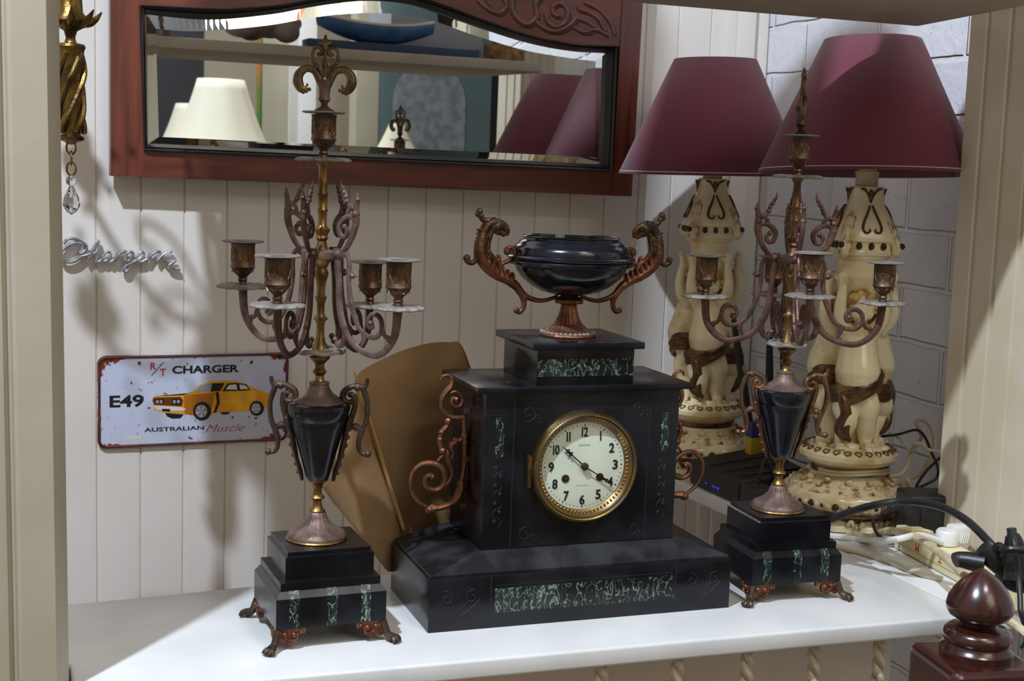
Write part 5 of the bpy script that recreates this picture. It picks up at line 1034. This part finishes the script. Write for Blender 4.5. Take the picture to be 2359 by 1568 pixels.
# ================================================================== THE ROOM BEHIND THE CAMERA (seen in the mirror)
def mpt(u, v, yr):
    p = atm(u, v, .014); d = ray(u, v); nrm = MN; r = d-nrm*(2*d.dot(nrm)); return p+r*((yr-p.y)/r.y)
def mbox(u0, u1, yr, z0, z1, dep, m_, name, label, cat):
    a, b_ = mpt(u0, 250, yr), mpt(u1, 250, yr); q_ = MB(); q_.box(min(a.x, b_.x), max(a.x, b_.x), yr-dep, yr, z0, z1, .003); return tag(q_.build(name, m_), label, cat)
mbox(820, 872, -1.95, -.95, 2.2, .09, creamp, 'rack_post', 'cream upright post reflected in the middle of the mirror', 'post')
mbox(1192, 1216, -1.95, -.95, 2.2, .09, creamp, 'rack_post', 'cream upright post reflected just left of the burgundy shades', 'post')
mbox(668, 728, -2.3, -.95, 2.4, .03, mat('white_door', srgb(248, 248, 248), rough=.4), 'white_board', 'bright white board reflected behind the candelabrum crest', 'board')
mbox(604, 664, -2.35, -.95, 2.4, .03, creamp, 'cream_board', 'cream board reflected left of the bright white board', 'board')
mbox(362, 470, -2.6, -.95, 2.4, .2, mat('dark_cabinet', srgb(44, 44, 50), rough=.5), 'dark_cabinet', 'dark cabinet reflected at the left end of the mirror', 'cabinet')
mbox(1131, 1192, -2.6, -.95, 2.4, .3, mat('dark_doorway', srgb(20, 18, 20), rough=.6), 'dark_doorway', 'black box standing in for a dark doorway, reflected left of the burgundy shades', 'cabinet')  # flat black stands in for the shade inside a doorway
q_ = MB(); a = mpt(598, 180, -2.2); q_.tube([Vector((a.x, -2.2, -.95)), Vector((a.x, -2.2, 2.2))], .012, 8, 1); tag(q_.build('green_pole', mat('green_paint', srgb(70, 120, 50), srgb(190, 110, 60), .5, scale=3)), 'thin green and orange pole reflected beside the cream lampshade', 'pole')
tc_ = mbox(880, 1131, -2.5, -.95, 2.3, .3, mat('teal_paint', srgb(84, 104, 108), srgb(76, 94, 98), .5, scale=2), 'teal_cabinet', 'grey-teal cabinet with etched glass arch reflected in the mirror', 'cabinet')
a, b_ = mpt(905, 250, -2.498), mpt(1072, 250, -2.498); za = mpt(1000, 350, -2.498).z-.3; q_ = MB(); cxx = (a.x+b_.x)/2; hw = abs(b_.x-a.x)/2
q_.prism([(cxx-hw, za), (cxx+hw, za)]+[(cxx+hw*math.cos(t), mpt(1000, 235, -2.498).z+hw*1.0*math.sin(t)) for t in np.linspace(0, PI, 16)], (0, -2.4995, 0), X, Z, Y, 0, .004); q_.build('etched_glass', mat('etched_glass', srgb(132, 140, 146), srgb(104, 114, 120), .5, scale=22), tc_, smooth=False)
def bell(name, u, vt, vb, yr, rt_, rb, pleats, label):
    p0, p1 = mpt(u, vt, yr), mpt(u, vb, yr); z1, z0 = p0.z, p1.z-.04; n = 96; ro = []
    for i in range(9):
        t = i/8; r = rb+(rt_-rb)*(t**.62); ro.append([Vector((r*(1+.012*math.cos(pleats*2*PI*k/n))*math.cos(2*PI*k/n), r*(1+.012*math.cos(pleats*2*PI*k/n))*math.sin(2*PI*k/n), z0+(z1-z0)*t)) for k in range(n+1)])
    t_ = thing(name, label, 'lamp', (p1.x, yr, 0)); q_ = MB(); q_.grid(ro); q_.build('lamp_shade', creamf, t_, solid=.002)
    q_ = MB(); q_.lathe([(.09, -.95), (.09, -.93), (.02, -.90), (.018, z0-.05), (.03, z0-.02), (.015, z0+.04)], 28); q_.build('lamp_stand', gold, t_)
bell('cream_lamp', 508, 183, 345, -1.85, .085, .225, 8, 'large cream lampshade reflected at the left of the mirror')
bell('cream_lamp', 452, 240, 336, -2.36, .08, .18, 32, 'smaller pleated cream lampshade reflected at the far left of the mirror')
bell('cream_lamp', 912, 285, 345, -2.3, .03, .13, 8, 'white lampshade edge reflected beside the small reflected crest')
